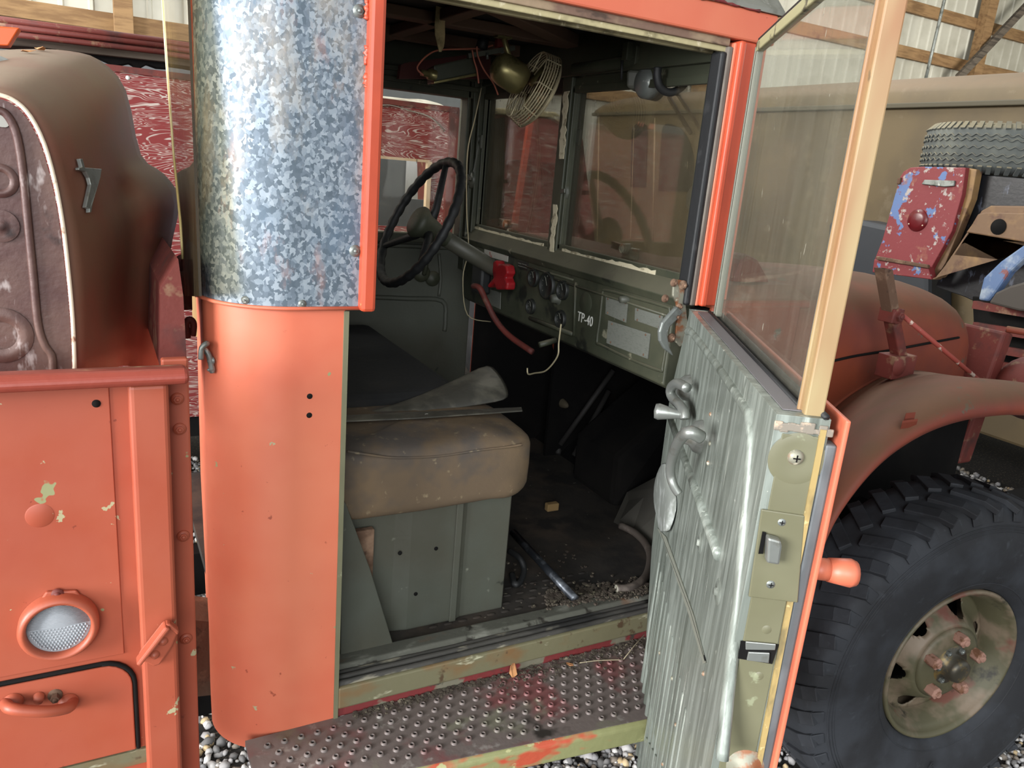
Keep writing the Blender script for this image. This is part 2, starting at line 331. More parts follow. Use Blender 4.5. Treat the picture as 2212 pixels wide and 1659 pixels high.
def galv():
    m = MAT('galvanised_spangle', '#8E979C', .42, .35); t = m.node_tree; N = t.nodes; L = t.links; b = N['Principled BSDF']
    tc = N.new('ShaderNodeTexCoord')
    mp = N.new('ShaderNodeMapping'); mp.inputs['Scale'].default_value = (1, 1, .85); L.new(tc.outputs['Object'], mp.inputs[0])
    dn = N.new('ShaderNodeTexNoise'); dn.inputs['Scale'].default_value = 110; L.new(mp.outputs[0], dn.inputs['Vector'])
    mxv = N.new('ShaderNodeMix'); mxv.data_type = 'VECTOR'; mxv.inputs[0].default_value = .014
    L.new(mp.outputs[0], mxv.inputs[4]); L.new(dn.outputs['Color'], mxv.inputs[5])
    vo = N.new('ShaderNodeTexVoronoi'); vo.inputs['Scale'].default_value = 175; L.new(mxv.outputs[1], vo.inputs['Vector'])
    sp = N.new('ShaderNodeSeparateColor'); L.new(vo.outputs['Color'], sp.inputs[0])
    r = N.new('ShaderNodeValToRGB'); e = r.color_ramp.elements
    e[0].position = .2; e[0].color = lin('#525E68'); e[1].position = .85; e[1].color = lin('#8C969E')
    q = e.new(.45); q.color = lin('#66717C'); q = e.new(.6); q.color = lin('#74808A')
    L.new(sp.outputs[0], r.inputs[0]); cur = r.outputs[0]
    for i, (c, sc, lo, hi, am) in enumerate([('#B07A66', 5.5, .56, .70, .6), ('#5E7890', 3.6, .52, .68, .45), ('#B8A890', 4.4, .55, .7, .5)]):
        mpp = N.new('ShaderNodeMapping'); mpp.inputs['Location'].default_value = (i*5, 2*i, i); mpp.inputs['Scale'].default_value = (1.5, 1.5, .6); L.new(tc.outputs['Object'], mpp.inputs[0])
        n = N.new('ShaderNodeTexNoise'); n.inputs['Scale'].default_value = sc; n.inputs['Detail'].default_value = 8; n.inputs['Roughness'].default_value = .7; L.new(mpp.outputs[0], n.inputs['Vector'])
        rr = N.new('ShaderNodeMapRange'); rr.inputs['From Min'].default_value = lo; rr.inputs['From Max'].default_value = hi; rr.inputs['To Max'].default_value = am
        L.new(n.outputs['Fac'], rr.inputs['Value'])
        mx = N.new('ShaderNodeMix'); mx.data_type = 'RGBA'; L.new(rr.outputs[0], mx.inputs[0]); L.new(cur, mx.inputs[6]); mx.inputs[7].default_value = lin(c); cur = mx.outputs[2]
    L.new(cur, b.inputs['Base Color'])
    rr = N.new('ShaderNodeMapRange'); rr.inputs['To Min'].default_value = .40; rr.inputs['To Max'].default_value = .6; L.new(sp.outputs[1], rr.inputs['Value']); L.new(rr.outputs[0], b.inputs['Roughness'])
    return m
GALV = galv()
GALVP = MAT('weathered_flashing', '#83837A', .55, .35, [('#6B6A60', 12, .45, .6), ('#A7A79E', 30, .6, .7)], bump=(60, .3))

def plywood():
    m = MAT('weathered_red_plywood', '#8E2A2C', .75); t = m.node_tree; N = t.nodes; L = t.links; b = N['Principled BSDF']
    tc = N.new('ShaderNodeTexCoord'); mp = N.new('ShaderNodeMapping'); mp.inputs['Scale'].default_value = (1.1, 1.1, 5.5); L.new(tc.outputs['Object'], mp.inputs[0])
    n = N.new('ShaderNodeTexNoise'); n.inputs['Scale'].default_value = 2.6; n.inputs['Detail'].default_value = 3; n.inputs['Roughness'].default_value = .55; n.inputs['Distortion'].default_value = .9
    L.new(mp.outputs[0], n.inputs['Vector'])
    mu = N.new('ShaderNodeMath'); mu.operation = 'MULTIPLY'; mu.inputs[1].default_value = 24; L.new(n.outputs['Fac'], mu.inputs[0])
    fr = N.new('ShaderNodeMath'); fr.operation = 'FRACT'; L.new(mu.outputs[0], fr.inputs[0])
    r = N.new('ShaderNodeValToRGB'); e = r.color_ramp.elements
    e[0].position = .0; e[0].color = (0,0,0,1); e[1].position = 1; e[1].color = (0,0,0,1)
    for p_, v_ in ((.30, 0), (.42, 1), (.55, .9), (.68, 0)): q = e.new(p_); q.color = (v_, v_, v_, 1)
    L.new(fr.outputs[0], r.inputs[0])
    n2 = N.new('ShaderNodeTexNoise'); n2.inputs['Scale'].default_value = 26; n2.inputs['Detail'].default_value = 6
    mp2 = N.new('ShaderNodeMapping'); mp2.inputs['Scale'].default_value = (.35, .35, 2); L.new(tc.outputs['Object'], mp2.inputs[0]); L.new(mp2.outputs[0], n2.inputs['Vector'])
    rr = N.new('ShaderNodeMapRange'); rr.inputs['From Min'].default_value = .34; rr.inputs['From Max'].default_value = .52; L.new(n2.outputs['Fac'], rr.inputs['Value'])
    ml = N.new('ShaderNodeMath'); ml.operation = 'MULTIPLY'; L.new(r.outputs[0], ml.inputs[0]); L.new(rr.outputs[0], ml.inputs[1])
    mx = N.new('ShaderNodeMix'); mx.data_type = 'RGBA'; L.new(ml.outputs[0], mx.inputs[0]); mx.inputs[6].default_value = lin('#742422'); mx.inputs[7].default_value = lin('#B0A298')
    L.new(mx.outputs[2], b.inputs['Base Color'])
    return m
PLY = plywood()

def glass(name, tint=(.85, .87, .85), dust='#8C887C', amt=.10, streak=.12, rough=.03, gl=1.0):
    m = bpy.data.materials.new(name); m.use_nodes = True; t = m.node_tree; N = t.nodes; L = t.links
    N.remove(N['Principled BSDF']); out = N['Material Output']
    tr = N.new('ShaderNodeBsdfTransparent'); tr.inputs[0].default_value = tint + (1,)
    g = N.new('ShaderNodeBsdfGlossy'); g.inputs['Roughness'].default_value = rough
    fz = N.new('ShaderNodeFresnel'); fz.inputs['IOR'].default_value = 1.45
    mf = N.new('ShaderNodeMath'); mf.operation = 'MULTIPLY'; mf.inputs[1].default_value = gl; L.new(fz.outputs[0], mf.inputs[0])
    m1 = N.new('ShaderNodeMixShader'); L.new(mf.outputs[0], m1.inputs[0]); L.new(tr.outputs[0], m1.inputs[1]); L.new(g.outputs[0], m1.inputs[2])
    d = N.new('ShaderNodeBsdfDiffuse'); d.inputs[0].default_value = lin(dust)
    tc = N.new('ShaderNodeTexCoord'); mp = N.new('ShaderNodeMapping'); mp.inputs['Scale'].default_value = (30, 30, 1.6); L.new(tc.outputs['Object'], mp.inputs[0])
    n = N.new('ShaderNodeTexNoise'); n.inputs['Scale'].default_value = 2.2; n.inputs['Detail'].default_value = 6; L.new(mp.outputs[0], n.inputs['Vector'])
    r = N.new('ShaderNodeMapRange'); r.inputs['From Min'].default_value = .35; r.inputs['From Max'].default_value = .72; r.inputs['To Min'].default_value = amt; r.inputs['To Max'].default_value = amt+streak
    L.new(n.outputs['Fac'], r.inputs['Value'])
    n2 = N.new('ShaderNodeTexNoise'); n2.inputs['Scale'].default_value = 60; n2.inputs['Detail'].default_value = 3
    mp2 = N.new('ShaderNodeMapping'); mp2.inputs['Scale'].default_value = (1, 1, .35); L.new(tc.outputs['Object'], mp2.inputs[0]); L.new(mp2.outputs[0], n2.inputs['Vector'])
    r2 = N.new('ShaderNodeMapRange'); r2.inputs['From Min'].default_value = .715; r2.inputs['From Max'].default_value = .74; r2.inputs['To Max'].default_value = .5; L.new(n2.outputs['Fac'], r2.inputs['Value'])
    ad = N.new('ShaderNodeMath'); ad.operation = 'ADD'; ad.use_clamp = True; L.new(r.outputs[0], ad.inputs[0]); L.new(r2.outputs[0], ad.inputs[1])
    m2 = N.new('ShaderNodeMixShader'); L.new(ad.outputs[0], m2.inputs[0]); L.new(m1.outputs[0], m2.inputs[1]); L.new(d.outputs[0], m2.inputs[2])
    L.new(m2.outputs[0], out.inputs[0]); return m
GL_DOOR = glass('dusty_door_glass', (.93, .94, .93), '#A8A494', .05, .06, .03, .30)
GL_WS = glass('dusty_windscreen_glass', (.93, .93, .90), '#8C8068', .05, .05, .03, .8)
ACRYL = glass('glossy_yellowed_acrylic', (.72, .66, .50), '#7A6A50', .05, .05, .02, 1.25)
DARKGL = MAT('dark_window_glass', '#0C0D0E', .12, 0, spec=.6)
from mathutils.bvhtree import BVHTree
def hit(mb, u, v):
    """point and normal where the sight line u, v meets the surface of mb"""
    t = BVHTree.FromPolygons([Vector(p) for p in mb.v], mb.f); d = ray(u, v).normalized()
    p, n, i, ds = t.ray_cast(CW, d)
    if p is None: return None, None
    if n.dot(d) > 0: n = -n
    return p, n
Z_ = V(0,0,1); NY = V(0,-1,0); NX = V(-1,0,0)
# ================================================================ the barn
WY = 7.0
def corrugated(name, p, q, z0, z1, nrm, holes=(), pitch=.23):
    """ribbed sheet from p to q; holes as (a0,a1,z0,z1) along the run"""
    p, q = Vector(p), Vector(q); d = (q-p); Lg = d.length; d.normalize(); n = Vector(nrm)
    m = MB(); cuts = sorted({z0, z1} | {h[2] for h in holes} | {h[3] for h in holes})
    xs = []; a = 0
    while a < Lg:
        xs += [(a, 0), (a+pitch-.05, 0), (a+pitch-.038, .02), (a+pitch-.012, .02)]; a += pitch
    for h in holes: xs += [(h[0], 0), (h[1], 0)]
    xs.sort()
    for zi in range(len(cuts)-1):
        za, zb = cuts[zi], cuts[zi+1]
        for i in range(len(xs)-1):
            a, b = xs[i], xs[i+1]; mid = (a[0]+b[0])/2; zm = (za+zb)/2
            if any(h[0] < mid < h[1] and h[2] < zm < h[3] for h in holes): continue
            P0 = p + d*a[0] + n*a[1]; P1 = p + d*b[0] + n*b[1]
            m.add([P0+Z_*za, P1+Z_*za, P1+Z_*zb, P0+Z_*zb], [(0,1,2,3)])
    return struct(name, m, WALLM)
wx0, wx1 = -7.0, 15.0
hA = at(866, 338, 'Y', WY); hB = at(930, 440, 'Y', WY)
corrugated('wall_back', (wx0, WY, 0), (wx1, WY, 0), 0, 5.4, (0,-1,0), [(hA.x-wx0, hB.x-wx0, hB.z, hA.z)])
corrugated('wall_left', (wx0, -3.5, 0), (wx0, WY, 0), 0, 5.4, (1,0,0))
corrugated('wall_right', (wx1, -3.5, 0), (wx1, WY, 0), 0, 5.4, (-1,0,0))
struct('ceiling', MB().box((wx0, -3.5, 5.4), (wx1, 2.4, 5.45)).box((wx0, 5.4, 5.4), (wx1, WY+.1, 5.45)).box((wx0, 2.4, 5.4), (.4, 5.4, 5.45)).box((6.4, 2.4, 5.4), (wx1, 5.4, 5.45)), CEIL)  # gap between the slabs is made up to let the overhead fill through
struct('floor', MB().box((-14, -14, -.1), (22, 12, 0)), DIRT)
m = MB()   # frame of the wall window
for a, b in (((hA.x, hA.z), (hB.x, hA.z)), ((hA.x, hB.z), (hB.x, hB.z)), ((hA.x, hA.z), (hA.x, hB.z)), ((hB.x, hA.z), (hB.x, hB.z))):
    m.bar((a[0], WY-.03, a[1]), (b[0], WY-.03, b[1]), .06, .06, NY, .03)
wf = struct('window_1', m, WOODL)
def girt(n, z, h, x0=wx0, x1=wx1): struct('trim_%d' % n, MB().box((x0, WY-.09, z-h/2), (x1, WY-.03, z+h/2)), WOODL, bevel=.004)
girt(1, 2.66, .145); girt(2, at(2000, 122, 'Y', WY-.09).z, .16); girt(3, at(2000, 22, 'Y', WY-.09).z, .16)
for i, (u, v, wd) in enumerate(((266, 40, .15), (2116, 90, .2), (1500, 250, .15), (1150, 260, .16))):
    x = at(u, v, 'Y', WY-.14).x
    struct('trim_%d' % (4+i), MB().box((x-wd/2, WY-.24, 0), (x+wd/2, WY-.09, 5.4)), WOODL, bevel=.004)
a, b = at(2095, 142, 'Y', WY-.3), at(2225, 5, 'Y', WY-.3)
struct('trim_8', MB().bar(a, b, .12, .05, NY, .3), WOODG)
a, b = at(1995, 190, 'Y', WY-.5), at(2040, 0, 'Y', WY-.5)
one('hanging_conduit', MB().tube([a, (a+b)/2, b, b+Z_*.6], .022, 8), STEEL, 'thin pale conduit pipe running up the corrugated wall at upper right', 'pipe')

# gravel: angular stones
def gravel(regions, seed=3):
    rs = np.random.RandomState(seed)
    t = (1+5**.5)/2
    iv = np.array([(-1,t,0),(1,t,0),(-1,-t,0),(1,-t,0),(0,-1,t),(0,1,t),(0,-1,-t),(0,1,-t),(t,0,-1),(t,0,1),(-t,0,-1),(-t,0,1)], float)
    iv /= np.linalg.norm(iv[0])
    fi = np.array([(0,11,5),(0,5,1),(0,1,7),(0,7,10),(0,10,11),(1,5,9),(5,11,4),(11,10,2),(10,7,6),(7,1,8),(3,9,4),(3,4,2),(3,2,6),(3,6,8),(3,8,9),(4,9,5),(2,4,11),(6,2,10),(8,6,7),(9,8,1)])
    Vs, Fs = [], []; base = 0
    for (x0, x1, y0, y1, n, r) in regions:
        c = np.stack([rs.uniform(x0, x1, n), rs.uniform(y0, y1, n), rs.uniform(0, r*.7, n)], 1)
        s = r*rs.uniform(.55, 1.25, (n, 1, 1))*rs.uniform(.6, 1.3, (n, 1, 3))
        v = iv[None]*s*rs.uniform(.75, 1.25, (n, 12, 1))
        an = rs.uniform(0, 6.28, n); ca, sa = np.cos(an), np.sin(an); bn = rs.uniform(-.7, .7, n); cb, sb = np.cos(bn), np.sin(bn)
        x, y, z = v[..., 0], v[..., 1], v[..., 2]
        x2 = x*ca[:, None] - y*sa[:, None]; y2 = x*sa[:, None] + y*ca[:, None]
        y3 = y2*cb[:, None] - z*sb[:, None]; z3 = y2*sb[:, None] + z*cb[:, None]
        v = np.stack([x2, y3, z3], -1) + c[:, None]
        Vs.append(v.reshape(-1, 3)); Fs.append((fi[None] + (base + 12*np.arange(n))[:, None, None]).reshape(-1, 3)); base += 12*n
    Vv = np.concatenate(Vs); Ff = np.concatenate(Fs)
    me = bpy.data.meshes.new('gravel'); me.vertices.add(len(Vv)); me.vertices.foreach_set('co', Vv.ravel())
    me.loops.add(Ff.size); me.loops.foreach_set('vertex_index', Ff.ravel())
    me.polygons.add(len(Ff)); me.polygons.foreach_set('loop_start', np.arange(0, Ff.size, 3)); me.polygons.foreach_set('loop_total', np.full(len(Ff), 3))
    me.update(); me.validate()
    mt = bpy.data.materials.new('grey_gravel'); mt.use_nodes = True; t_ = mt.node_tree; b = t_.nodes['Principled BSDF']; b.inputs['Roughness'].default_value = .75
    g = t_.nodes.new('ShaderNodeNewGeometry'); r = t_.nodes.new('ShaderNodeValToRGB'); r.color_ramp.interpolation = 'CONSTANT'; e = r.color_ramp.elements
    e[0].color = lin('#6E6C6A'); e[1].position = .82; e[1].color = lin('#DCD8D2')
    for p_, c_ in ((.25, '#8E8C8C'), (.45, '#A9A6A4'), (.62, '#7E7468'), (.72, '#B9B6B2'), (.94, '#C8B088')): q = e.new(p_); q.color = lin(c_)
    t_.links.new(g.outputs['Random Per Island'], r.inputs[0]); t_.links.new(r.outputs[0], b.inputs['Base Color'])
    me.materials.append(mt); o = bpy.data.objects.new('gravel', me); COL.objects.link(o)
    o['kind'] = 'stuff'; o['label'] = 'grey crushed gravel covering the barn ground'; o['category'] = 'gravel'
gravel([(-.4, 2.0, -.75, .6, 13000, .011), (-.2, 1.2, .6, 3.2, 9000, .013), (1.2, 5.2, .2, 3.6, 12000, .018), (2.0, 3.2, -.8, .3, 6000, .011), (3.0, 4.8, -1.0, .6, 6000, .016)])

# ================================================================ the truck
truck = thing('military_truck', 'orange red military pickup truck with its olive passenger door standing open', 'truck', (.9, .6, 0))
T = truck
def P(name, mb, mat, parent=T, **k): return build(name, mb, mat, parent, **k)
XB, RC = .158, .125       # rear face of the cab, corner radius
def corner_profile(x1, off=0, n=14):
    pts = [V(x1, -off, 0)]
    c = V(XB+RC, RC, 0); r = RC+off
    for i in range(n+1):
        t = -math.pi/2 - (math.pi/2)*i/n; pts.append(c + V(r*math.cos(t), r*math.sin(t), 0))
    pts.append(V(XB-off+.10, 1.14, 0))
    return pts
def corner(x1, z0, z1, off, th):
    o = corner_profile(x1, off); i_ = corner_profile(x1, off-th); m = MB(); zz = [z0 + (z1-z0)*k/6 for k in range(7)]
    m.grid([[p + Z_*z for p in o] for z in zz], smooth=True)
    m.grid([[p + Z_*z for p in i_][::-1] for z in zz], smooth=True)
    n = len(o)
    for z, up in ((z0, False), (z1, True)):
        vs = [p + Z_*z for p in o] + [p + Z_*z for p in i_]
        m.add(vs, [((k, k+1, n+k+1, n+k) if up else (k+1, k, n+k, n+k+1)) for k in range(n-1)])
    m.add([o[0]+Z_*z0, o[0]+Z_*z1, i_[0]+Z_*z1, i_[0]+Z_*z0], [(0,1,2,3)])
    return m
lowm = corner(.366, .652, 1.503, 0, .012)
low = P('lower_cab_corner', lowm, ORANGE, label='rounded orange lower cab corner')
upm = corner(.392, 1.498, 2.6, .006, .010)
up = P('upper_cab_corner', upm, GALV, label='rounded galvanised sheet cab corner')
m = MB()
for z in (1.5,): m.tube([p + Z_*(z+.001) for p in corner_profile(.392, .0075)][:17], .0035, 6)
P('seam_bead', m, ORANGE, low)
m = MB()
for u, v in ((669, 856), (668, 897)): p, n = hit(lowm, u, v); P('screw_hole', MB().lathe(p, n, [(0, .0006), (.0048, .0006), (.0050, -.003)], 16), DARK, low, label='small black drilled hole')
# trims of the rear corner
P('rear_door_strip', MB().box((.386, -.026, 1.497), (.411, .03, 2.6)), ORANGE_B, bevel=.006, label='bright orange vertical trim strip')
m = MB().box((XB-.012, .115, 1.497), (XB+.006, .155, 2.6)); P('rear_trim', m, ORANGE, up)
m = MB()
for u, v, r in ((776, 24, .006), (767, 542, .006), (530, 648, .004), (653, 656, .004)): p, n = hit(upm, u, v); P('rivet', MB().bolt(p, n, r, .003), STEEL, up)
m = MB()   # torn sealant along the galvanised sheet's right edge
for v0, v1 in ((0, 42), (100, 140), (160, 190), (480, 590)):
    pts = []
    for k in range(9):
        v = v0 + (v1-v0)*k/8; uu = 787 + 7*(1-v/660) + rnd.uniform(-3, 3); pts.append(at(uu, v, 'Y', -.010))
    m.tube(pts, [.003+.003*rnd.random() for _ in pts], 6)
P('red_sealant', m, REDM if False else ORANGE_B, up)
P('door_post', MB().box((.345, .012, .70), (.372, .07, 1.50)).box((.388, .03, 1.5), (.408, .07, 2.02)), OLIVE_D, bevel=.004)
P('post_edge_flange', MB().box((.364, -.003, .655), (.3725, .02, 1.495)), OLIVE, low, label='olive bare edge of the door post')
# hook on the corner
hk, hn = hit(lowm, 463, 780)
a, b, d = frame(hn)
m = MB(); hp = [hit(lowm, 466, 800)[0]+hn*.006, hit(lowm, 463, 765)[0]+hn*.010, hit(lowm, 458, 748)[0]+hn*.016, at(447, 742, 'Y', hk.y-.012), at(436, 752, 'Y', hk.y-.015), at(434, 776, 'Y', hk.y-.015)]
m.tube(smooth_path(hp, 5), .0048, 8)
for v in (778, 797): p, n = hit(lowm, 464, v); m.bolt(p+n*.006, n, .004, .004)
P('tie_hook', m, STEEL, low, label='bent grey metal hook')

# ---- acrylic sheet leaning behind the cab corner
pl = [at(u, v, 'X', XB-.016) for u, v in ((409, -60), (352, -60), (366, 150), (380, 330), (395, 480), (400, 560), (405, 640), (436, 640))]
ac = thing('acrylic_sheet', 'narrow yellow-edged clear acrylic sheet upright behind the galvanised cab corner', 'sheet', (XB-.016, .3, 1.5))
build('pane', MB().prism(pl, (-.004, 0, 0)), ACRYL, ac)
build('sheet_edge', MB().tube([p + V(-.002, 0, 0) for p in pl[1:6]], .0042, 8), YEDGE, ac, label='yellowed sheet edge')

# ---- roof and door header
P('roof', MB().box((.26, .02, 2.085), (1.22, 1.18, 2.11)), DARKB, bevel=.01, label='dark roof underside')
P('door_header', MB().box((.386, -.012, 2.022), (1.215, .02, 2.078)), ORANGE, bevel=.004)
P('header_channel', MB().box((.40, -.002, 2.008), (1.11, .016, 2.024)).box((.40, .016, 2.012), (1.11, .045, 2.024)), MAT('brown_pink_channel', '#6E5648', .75, 0, [('#8E7A62', 14, .50, .60, (.4,1,1)), ('#4A3A30', 20, .56, .62, (.4,1,1))], bump=(60, .5)), bevel=.002, label='weathered brown door channel')
P('header_lip', MB().box((.40, .004, 1.998), (1.11, .014, 2.010)).box((.40, .042, 1.998), (1.11, .055, 2.03)), CREAM, bevel=.002, label='peeling cream lip')
fm = MB().prism([V(.3, -.016, 2.078), V(.3, -.016, 2.086), V(.3, .04, 2.145), V(.3, .12, 2.145), V(.3, .12, 2.12), V(.3, 0, 2.078)], (.925, 0, 0))
fl = P('roof_flashing', fm, GALVP, label='grey riveted roof edge flashing')
m = MB()
for u, v in ((1468, 8), (1516, 20), (1555, 28), (1597, 38), (1633, 46), (1660, 58)):
    p, n = hit(fm, u, v)
    if p is not None: m.bolt(p, n, .0035, .002, dome=True)
P('flashing_screw', m, STEEL, fl)
m = MB()
m.tube([V(.5 + i*.012, -.0145, 2.0785+rnd.uniform(-.0015, .002)) for i in range(56)], [.0012 + .0032*rnd.random() for i in range(56)], 6)
P('torn_seal', m, REDPINK, fl)
m = MB()    # ribs below the roof
m.bar(V(.45, .12, 2.07), V(1.15, .62, 2.07), .05, .03, Z_); m.bar(V(.3, .62, 2.07), V(1.15, .62, 2.07), .045, .025, Z_)
m.bar(V(.2, .95, 2.07), V(1.15, .9, 2.07), .045, .03, Z_); m.bar(V(.75, .05, 2.07), V(.75, 1.15, 2.07), .04, .025, Z_)
P('roof_rib', m, MAT('brown_roof_rib', '#5E4636', .8), bevel=.003)

# ---- A pillar at the door
P('door_pillar', MB().box((1.138, -.006, 1.500), (1.174, .05, 2.022)), ORANGE_B, bevel=.002, label='orange red front door pillar')
P('pillar_ridge', MB().box((1.124, -.018, 1.500), (1.139, .03, 2.02)), ORANGE_B, bevel=.004)
P('pillar_groove', MB().box((1.117, -.008, 1.500), (1.1245, .03, 2.016)), ORANGE, bevel=.002)
P('pillar_channel', MB().box((1.105, -.006, 1.500), (1.1175, .03, 2.008)), CHANNEL, bevel=.003)
P('pillar_seal', MB().box((1.092, -.004, 1.500), (1.1055, .03, 1.998)), RUBBER, bevel=.005)
P('pillar_outer_face', MB().box((1.19, .004, 1.500), (1.212, .05, 2.03)), ORANGE, bevel=.002)
P('cowl_ventilator', MB().prism([at(u, v, 'Y', .10) for u, v in ((1585, 600), (1600, 560), (1618, 548), (1640, 560), (1662, 600), (1678, 650), (1690, 760), (1585, 760))], (0, .08, 0)), REDDUSTY, bevel=.012)
# ---- cowl, kick panel, firewall, floor
P('cowl', MB().box((1.172, -.004, .68), (1.44, .012, 1.5)).prism([V(1.172, -.004, 1.49), V(1.172, .0, 1.51), V(1.172, .06, 1.535), V(1.172, 1.12, 1.535), V(1.172, 1.17, 1.51), V(1.172, 1.18, 1.49)], (.30, 0, 0)).box((1.172, 1.165, .68), (1.44, 1.18, 1.5)), REDDUSTY, bevel=.006)
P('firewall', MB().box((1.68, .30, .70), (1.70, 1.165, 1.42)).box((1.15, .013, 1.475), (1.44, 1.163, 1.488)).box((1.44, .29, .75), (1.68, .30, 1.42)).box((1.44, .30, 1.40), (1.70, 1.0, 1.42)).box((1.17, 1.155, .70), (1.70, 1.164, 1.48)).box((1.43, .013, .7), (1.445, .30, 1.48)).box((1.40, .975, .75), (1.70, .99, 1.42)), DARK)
P('kick_panel', MB().box((1.15, .0125, .76), (1.43, .024, 1.475)), MAT('dark_kick_panel', '#55524A', .7, 0, [('#6A6658', 5, .45, .6)]), bevel=.002)
# the foot well: sloping toe board and side
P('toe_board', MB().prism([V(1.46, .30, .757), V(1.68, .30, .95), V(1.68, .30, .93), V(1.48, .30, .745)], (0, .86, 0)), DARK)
m = MB().box((.20, .095, .735), (1.15, 1.15, .757)).box((1.15, .025, .735), (1.43, 1.16, .757)).box((1.43, .30, .735), (1.70, 1.16, .757))
for i in range(13):
    for j in range(4):
        x = .62 + i*.036 + (j % 2)*.018; y = .125 + j*.03
        if x <= 1.08: m.sphere((x, y, .7565), .010, 10, (1.2, .55, .3))
P('cab_floor', m, FLOORM, label='grimy brown floor plate')
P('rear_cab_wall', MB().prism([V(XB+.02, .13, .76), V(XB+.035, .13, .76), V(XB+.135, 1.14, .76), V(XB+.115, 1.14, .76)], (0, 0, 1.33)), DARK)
k0_, k1_, k2_ = at(1325, 1128, 'Z', .757), at(1372, 1152, 'Z', .757), at(1420, 1198, 'Z', .757)
P('wheelhouse_panel', MB().prism([k0_, k1_, k2_, k2_ + V(.10, .01, .20), k1_ + V(.13, .05, .16), k0_ + V(.10, .08, .05)], V(.012, -.004, 0)), MAT('grey_wheelhouse_panel', '#45423B', .8, 0, [('#3E3B35', 7, .45, .6)]))
# ---- sill
P('outer_sill', MB().box((.372, -.004, .709), (1.16, .03, .757)), SILLO, bevel=.004, label='rusty olive outer sill')
m = MB()
for y, z, r in ((.010, .757, .007), (.026, .758, .0075), (.041, .757, .006)):
    m.tube([V(.375 + i*.026, y, z + rnd.uniform(-.0006, .0006)) for i in range(31)], r, 8)
P('sill_seal', m, SEALM, label='dusty ribbed rubber door seal')
P('inner_sill', MB().prism([V(.372, .045, .735), V(.372, .045, .760), V(.372, .055, .768), V(.372, .088, .768), V(.372, .100, .758), V(.372, .10, .735)], (.79, 0, 0)), SILLG, bevel=.002)
P('red_sill_strip', MB().box((.372, .003, .688), (1.16, .02, .710)), REDPINK)
# ---- running board
bt = .690
corners = [V(.20, .0, bt), V(1.22, .0, bt), V(1.22, -.265, bt), V(.20, -.150, bt)]
m = MB().prism(corners, (0, 0, -.012)); spots_ = []
for j in range(9):
    for i in range(34):
        x = .235 + i*.0305 + (j % 2)*.01525; y = -.028 - j*.0245
        if y >= -.125 - (x-.20)*.113: spots_.append((x, y))
for x, y in spots_: m.lathe((x, y, bt), (0, 0, 1), [(.0072, 0), (.0058, .0034), (.0044, .0042), (.0030, .0030), (.0028, .0006)], 10)
nf_ = len(m.f)
for x, y in spots_: m.lathe((x, y, bt+.0008), (0, 0, 1), [(0, 0), (.0029, 0)], 8)
rb = P('running_board', m, BOARD, label='worn pressed steel running board'); rb.data.materials.append(DARK)
for p_ in rb.data.polygons:
    if p_.index >= nf_: p_.material_index = 1
P('board_edge', MB().prism([V(.20, -.150, bt+.0005), V(1.22, -.265, bt+.0005), V(1.22, -.275, bt-.008), V(.20, -.160, bt-.008)], (0, 0, -.04)), BOARDE, rb, bevel=.004, label='chipped green and red board edge')
# ---- seat box and cushion
sb = P('seat_box', MB().prism([V(.372, .14, .757), V(.525, .14, .757), V(.560, .133, .757), V(.675, .133, .757), V(.690, .14, .757), V(.7995, .14, .757), V(.80, .62, .757), V(.372, .62, .757)], (0, 0, .31)), OLIVE_G, bevel=.003, label='scratched grey green seat box')
m = MB()
for u, v in ((864, 1195), (942, 1185), (898, 1283)): m.lathe(at(u, v, 'Y', .1325 if u < 930 else .1325), NY, [(0, .0012), (.0042, .0012), (.0045, -.001)], 14)
P('box_hole', m, DARK, sb)
P('lap_seam', MB().box((.660, .128, .757), (.676, .135, 1.065)), OLIVE_G, sb, bevel=.002)
m = MB().box((.435, .120, .86), (.475, .137, 1.02)); P('rust_patch', m, RUST, sb, bevel=.003, label='rusty brown block beside the box')
P('seat_gusset', MB().prism([at(u, v, 'Y', .085) for u, v in ((736, 1075), (748, 1090), (800, 1230), (852, 1400), (853, 1425), (736, 1478))], (0, .006, 0)), OLIVE_G, bevel=.002, label='triangular grey gusset panel')

def cushion(x0, x1, y0, y1, z0, z1, name, mat, seed, amp=.006, r=.05, parent=T, label=None):
    rs = random.Random(seed); m = MB(); nx, ny, nz = 14, 12, 6
    def sup(a): return math.copysign(abs(a)**.32, a)
    rows = []
    for i in range(19):
        t = math.pi*i/18 - math.pi/2; row = []
        for k in range(48):
            q = 2*math.pi*k/48; ct = sup(math.cos(t))
            x = sup(math.cos(q))*ct; y = sup(math.sin(q))*ct; z = sup(math.sin(t))
            px = (x0+x1)/2 + x*(x1-x0)/2; py = (y0+y1)/2 + y*(y1-y0)/2; pz = (z0+z1)/2 + z*(z1-z0)/2
            wv = amp*(math.sin(px*31+seed)*math.sin(py*23+1)+ .7*math.sin(px*57+pz*40))
            if z < 0: py += wv*.8
            pz += wv if z > 0 else wv*.6
            row.append(V(px, py, pz))
        rows.append(row)
    m.grid(rows, closed=True)
    return P(name, m, mat, parent, label=label)
cu = cushion(.30, .838, .095, .40, 1.045, 1.205, 'seat_cushion', CAN, 2, .003, label='dusty brown canvas seat cushion')
pth = [at(u, v, 'Y', .097) for u, v in ((750, 975), (800, 983), (860, 989), (950, 985), (1040, 972), (1100, 965), (1128, 960))]
P('cushion_piping', MB().tube(smooth_path(pth, 4), .0026, 6), CAN, cu)
P('driver_seat', MB().box((.27, .36, 1.07), (.79, 1.14, 1.225)), BLACKV, bevel=.04, seg=4, label='black driver seat top')
